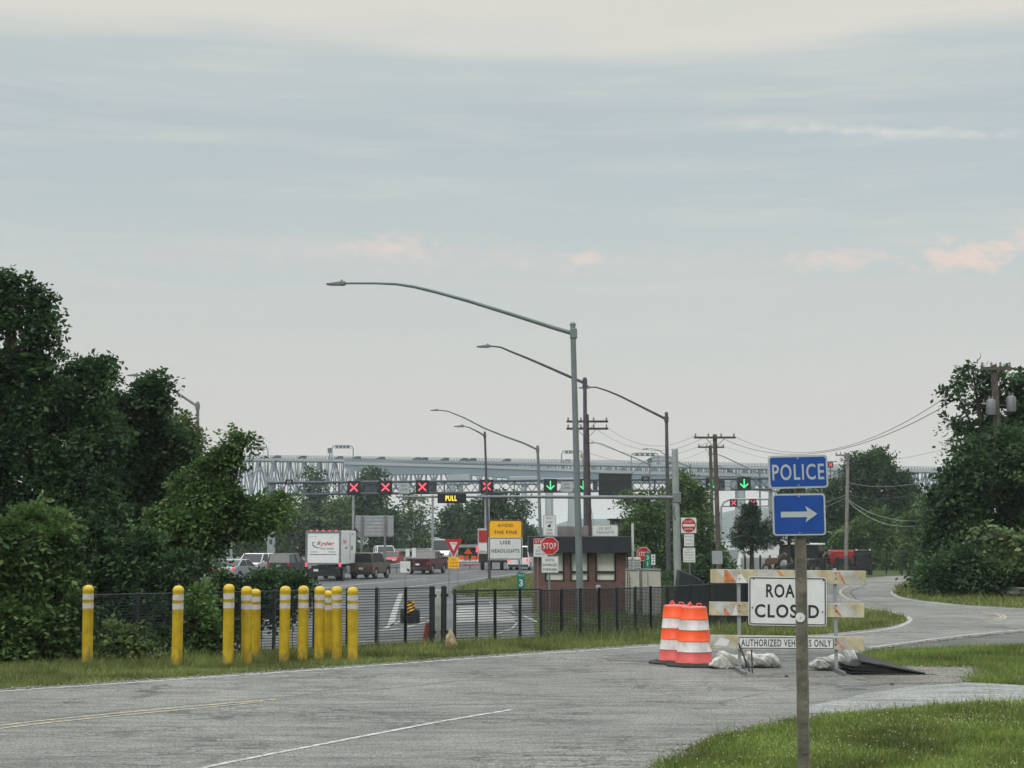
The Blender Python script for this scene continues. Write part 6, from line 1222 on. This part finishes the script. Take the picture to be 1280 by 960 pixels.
# ------------------------------------------------------------ bay bridges
st = mat('bridge_steel', (.15, .20, .24), .6, .1, .1, .05); srl = mat('bridge_railing', (.05, .075, .10), .6); stp = mat('bridge_concrete', (.30, .33, .34), .8, 0, .1, .05); stg = mat('bridge_girder', (.20, .255, .30), .6, .1, .08, .05)
def lerp_tab(tab, x):
    return float(np.interp(x, [a for a, _ in tab], [b for _, b in tab]))
def bridge(name, label, D, deck, bot, x0, x1, girder=False, step=8.5, depth=9, rail_h=2.6):
    r = thing(name, label, 'bridge', (P((x0+x1)/2, 667, D).x, D, -8)); f = S_(r); k = D/FP
    mb = MB(); xs_ = list(np.arange(x0, x1, step))+[x1]
    for a, b in zip(xs_, xs_[1:]):
        A, B = f(a, lerp_tab(deck, a)), f(b, lerp_tab(deck, b)); vs = []
        for (x, z) in (A, B): vs += [(x, -depth/2, z), (x, depth/2, z), (x, depth/2, z-1.1), (x, -depth/2, z-1.1)]
        mb.add(vs, [(0, 1, 5, 4), (1, 2, 6, 5), (2, 3, 7, 6), (3, 0, 4, 7)])
    mb.build('deck', stp, r, smooth=0)
    mb = MB()
    for y in (-depth/2, depth/2):
        pts = [f(x, lerp_tab(deck, x)) for x in xs_]
        for hz in (.45, 1.2): mb.tube([(a, y, z+hz) for a, z in pts], .09, 4)
        for a in np.arange(x0, x1, 3.6): q = f(a, lerp_tab(deck, a)); mb.bar((q[0], y, q[1]), (q[0], y, q[1]+1.15), .09, n=4, cap=False)
    mb.build('railing', srl, r, smooth=0)
    if girder:
        mb = MB()
        for y in (-depth/2+.6, depth/2-.6):
            for a, b in zip(xs_, xs_[1:]):
                A, B = f(a, lerp_tab(deck, a)), f(b, lerp_tab(deck, b)); A2, B2 = f(a, lerp_tab(bot, a)), f(b, lerp_tab(bot, b)); vs = []
                for p, q in ((A, A2), (B, B2)): vs += [(p[0], y-.12, p[1]-1.1), (p[0], y+.12, p[1]-1.1), (q[0], y+.12, q[1]), (q[0], y-.12, q[1])]
                mb.add(vs, [(0, 1, 5, 4), (1, 2, 6, 5), (2, 3, 7, 6), (3, 0, 4, 7)])
            for a in np.arange(x0, x1, 3.2): p, q = f(a, lerp_tab(deck, a)), f(a, lerp_tab(bot, a)); mb.box((p[0], y-.25, (p[1]-1.1+q[1])/2), (.16, .25, p[1]-1.1-q[1]))
            mb.tube([(f(a, lerp_tab(bot, a))[0], y-.1, f(a, lerp_tab(bot, a))[1]) for a in xs_], .35, 4)
        mb.build('girder', stg, r, smooth=0)
    else:
        mb = MB(); i = 0
        for y in (-depth/2+.8, depth/2-.8):
            mb.tube([(f(a, lerp_tab(bot, a))[0], y, f(a, lerp_tab(bot, a))[1]) for a in xs_], .45, 4)
            mb.tube([(f(a, lerp_tab(deck, a)+3.2)[0], y, f(a, lerp_tab(deck, a)+3.2)[1]) for a in xs_], .35, 4)
            for j, (a, b) in enumerate(zip(xs_, xs_[1:])):
                T0, T1, B0, B1 = f(a, lerp_tab(deck, a)+3), f(b, lerp_tab(deck, b)+3), f(a, lerp_tab(bot, a)), f(b, lerp_tab(bot, b)); V3 = lambda p: (p[0], y, p[1])
                mb.bar(V3(T0), V3(B0), .34, n=4); mb.bar(*((V3(T0), V3(B1)) if j % 2 else (V3(B0), V3(T1))), .38, n=4)
                m_ = ((T0[0]+T1[0])/2, (T0[1]+T1[1]+B0[1]+B1[1])/4); mb.bar((m_[0], y, m_[1]), V3(((T0[0]+T1[0])/2, (T0[1]+T1[1])/2)), .16, n=4)
                if y < 0 and j % 2 == 0: mb.bar((T0[0], -depth/2+.8, T0[1]), (B0[0], depth/2-.8, B0[1]), .16, n=4); mb.bar((T0[0], depth/2-.8, T0[1]), (B0[0], -depth/2+.8, B0[1]), .16, n=4)
        mb.build('truss', st, r, smooth=0)
    return r, f
def pier(r, f, x, w0, w1, ytop, twin=8, cap=None, ybase=680, ladder=False):
    k = r.location.y/FP; a = f(x, ytop)
    for y in (-twin/2, twin/2) if twin else (0,):
        mb = MB(); mb.tube([(a[0], y, 0), (a[0], y, a[1])], [w1*k/2*1.2, w0*k/2*1.2], 8, True); mb.build('pier', stp, r)
    if cap: c = f.rect(*cap); mb = MB(); mb.box((c[0], 0, c[1]), (c[2], twin+2.5, c[3])); mb.build('pier_cap', stp, r, bevel=.2)
dk1 = [(250, 575), (300, 573.5), (440, 575), (600, 577.5), (800, 580.5), (1000, 585), (1200, 589), (1400, 596)]
# old bridge: deck truss, far
rA, fA = bridge('truss_bridge', 'pale blue-grey steel truss bridge crossing the bay behind everything', 680, [(a, b-.5) for a, b in dk1], [(250, 640), (300, 622), (440, 616), (560, 604), (720, 603), (860, 604), (1010, 618), (1100, 622), (1300, 630)], 200, 1420, step=9.5)
for x, w0, w1 in ((298, 8, 10), (437, 11, 12), (564, 9, 11), (925, 8, 10), (1085, 7, 9), (1165, 6, 8)): pier(rA, fA, x, w0, w1, 606, 8)
# newer bridge: haunched girders, nearer
rB, fB = bridge('girder_bridge', 'plate girder bridge with haunched grey girders in front of the truss bridge', 600, [(432, 577.5), (600, 582), (720, 586.5), (800, 589.5), (1000, 594), (1090, 596)], [(430, 585), (470, 593), (560, 592), (600, 594), (700, 603), (790, 602), (900, 606), (1090, 609)], 432, 1090, girder=True)
for x, w0, w1, cap in ((575, 0, 0, (560, 594, 588, 606)), (655, 0, 0, (637, 596, 672, 606))): c = fB.rect(*cap); mb = MB(); mb.box((c[0], 0, c[1]), (c[2], 11, c[3])); mb.build('pier_cap', stp, rB, bevel=.2); pier(rB, fB, x, 6, 7, 606, 7)
pier(rB, fB, 686.5, 8, 10, 604, 7); pier(rB, fB, 716, 9, 13, 604, 7, cap=(676, 598, 728, 604))
mb = MB(); a, b = fB(723, 612), fB(727, 668)
for dx in (0, 1.1): mb.bar((a[0]+dx-1, -6, a[1]), (b[0]+dx-1, -6, b[1]), .12, n=4)
mb.bar((a[0]+3, -6, a[1]+2), (b[0]+5, -6, b[1]-1), .15, n=4)
for i in range(12): p = Vector((a[0]-1, -6, a[1])).lerp(Vector((b[0]-1, -6, b[1])), i/11); mb.bar(p, p+Vector((1.1, 0, 0)), .08, n=4)
mb.build('ladder', st, rB)
# lower approach with lattice rail at right (second deck line)
# overhead gantries on the bridges
def bgantry(x0, x1, yt, D, deckx, label, sign=None):
    yb_ = lerp_tab(dk1, (x0+x1)/2); r = thing('bridge_gantry', label, 'gantry', P((x0+x1)/2, yb_, D), 0, 'overhead gantries on the bridge'); f = S_(r)
    pts = [(x0, yb_+1), (x0, yt+4), (x0+1.5, yt+1), (x0+4, yt), (x1-4, yt), (x1-1.5, yt+1), (x1, yt+4), (x1, yb_+1)]; q = [f(*p) for p in pts]; mb = MB(); mb.tube([(a, 0, b) for a, b in q], .26, 6); q = [f(x0+3, yt+3), f(x1-3, yt+3)]; mb.tube([(a, 0, b) for a, b in q], .16, 5); mb.build('frame', st, r)
    n_ = 4 if x1-x0 > 20 else 3
    for i in range(n_): a = f(x0+4+(x1-x0-8)*(i+.5)/n_, yt+1.8); mb = MB(); mb.box((a[0], -.4, a[1]), ((x1-x0)/FP*D*.13, .4, 1.0)); mb.build('signal_box', mat('distant_dark', (.06, .07, .08), .7), r)
    if sign: c = f.rect(*sign); mb = MB(); mb.box((c[0], 0, c[1]), (c[2], .3, c[3])); mb.build('side_sign', mat('distant_dark', (.06, .07, .08), .7), r); mb = MB(); mb.bar((c[0], .1, c[1]), (c[0], .1, f(0, yb_+1)[1]), .3); mb.build('sign_post', st, r)
bgantry(313.5, 335, 559, 678, 0, 'leftmost small gantry on top of the bridge'); bgantry(415, 441.5, 557, 640, 0, 'gantry with a dark side sign on top of the bridge', (409.5, 560, 414.5, 566))
bgantry(702, 728, 563.5, 640, 0, 'gantry on the bridge crossed by the biggest lamp pole'); bgantry(789, 823, 566.5, 640, 0, 'widest gantry on the bridge, with rounded corners, right of centre')
# traffic on the bridge
proto = vehicle('bridge_car', 'x', 'car', 'suv', darkp, (0, 0, 0), 0, group='cars crossing the bridge')
def keep_main(o):
    for ch in list(o.children):
        for g_ in list(ch.children): bpy.data.objects.remove(g_)
        if ch.name.split('.')[0] not in ('body', 'windows', 'wheel'): bpy.data.objects.remove(ch)
keep_main(proto)
trk = thing('bridge_truck', 'pale box truck crossing the bridge right of centre', 'truck', (0, 0, 0)); mb = MB(); mb.box((0, 0, 2.2), (2.4, 9, 2.6)); mb.build('cargo_box', silverp, trk, bevel=.05); mb = MB(); mb.prism([(4.6, .6), (4.6, 2.9), (5.6, 2.7), (6.4, 1.7), (6.4, .6)], -1.1, 1.1, 'x'); mb.build('cab', darkp, trk, bevel=.05)
for y in (-3.5, -2.5, 5.6):
    for x in (-1, 1): wheel(trk, x, y, .5, .3)
q = P(828, 575.2, 677); trk.location = (q.x, 677, P(828, lerp_tab(dk1, 828)-.5, 677).z+.05); trk.rotation_euler = (0, 0, R(90))
wp = mat('bridge_car_white', (.55, .56, .56), .4)
for i, (px, lb) in enumerate(((346, 'dark car on the bridge left of the gantry with side sign'), (378, 'dark car on the bridge, second from the left'), (424, 'dark car on the bridge under the gantry with side sign'), (446, 'larger dark car on the bridge just right of that gantry'), (476, 'dark car on the bridge above the round-topped tree'), (521, 'low dark car on the bridge above the third red cross'),
        (530, 'dark car on the bridge following the low one'), (556, 'dark car on the bridge above the amber sign, left of it'), (580, 'dark car on the bridge above the amber sign, right of it'), (590, 'dark car on the bridge nearest left of the crossing lamp pole'), (633, 'small dark car on the bridge above the yellow sign'), (708, 'white car on the bridge left of the big lamp pole'))):
    o = copy_tree(proto); D_ = 678; xx = P(px, 573, D_); o.location = (xx.x, D_, P(px, lerp_tab(dk1, px)-.5, D_).z+.05); o.rotation_euler = (0, 0, R(90)); o.scale = (.8, .8, .8); o['label'] = lb
    if px == 708:
        for ch in o.children:
            if ch.name.startswith('body'): ch.data = ch.data.copy(); ch.data.materials[0] = wp
        o.location.y -= 1
for ch in list(proto.children): bpy.data.objects.remove(ch)
bpy.data.objects.remove(proto)
# dark low shed behind the booth, and far low roofs
r = thing('dark_shed', 'low dark flat-roofed hut behind the white DO NOT TAILGATE sign', 'shed', (P(782, 700, 132).x, 132, PL)); f = S_(r); a = f(765, 650); b = f(800, 664); mb = MB(); mb.box(((a[0]+b[0])/2, 1.5, a[1]/2), (b[0]-a[0], 3, a[1])); mb.build('wall', darkm, r); mb = MB(); mb.box(((a[0]+b[0])/2, 1.5, a[1]+.06), (b[0]-a[0]+.4, 3.4, .12)); mb.build('roof', black, r)
r = thing('canopy', 'small pale gable canopy on a pole above the white van', 'canopy', (P(543, 690, 185).x, 185, PL)); f = S_(r); a = f(536, 673.5); b = f(552, 673.5); c = f(544, 671.5); mb = MB(); mb.prism([(a[0], a[1]), (b[0], b[1]), (c[0], c[1])], -1, 1); mb.build('roof', silver, r); mb = MB(); mb.bar((c[0], 0, 0), (c[0], 0, a[1]), .08); mb.build('pole', galv, r)

# ------------------------------------------------------------ haze
hz = MB(); hz.box((0, 3500, 22), (9400, 8200, 72))   # z -14 .. 58
ho = hz.build('haze', [], smooth=0); hm_ = bpy.data.materials.new('haze_air'); hm_.use_nodes = True; t = hm_.node_tree; t.nodes.clear()
pv = t.nodes.new('ShaderNodeVolumePrincipled'); pv.inputs['Color'].default_value = (.80, .86, .90, 1); pv.inputs['Density'].default_value = .00022; pv.inputs['Anisotropy'].default_value = .0
ot = t.nodes.new('ShaderNodeOutputMaterial'); t.links.new(pv.outputs[0], ot.inputs['Volume']); ho.data.materials.append(hm_)
tag(ho, 'thin blue-grey summer haze over the bay', 'haze', kind='stuff')
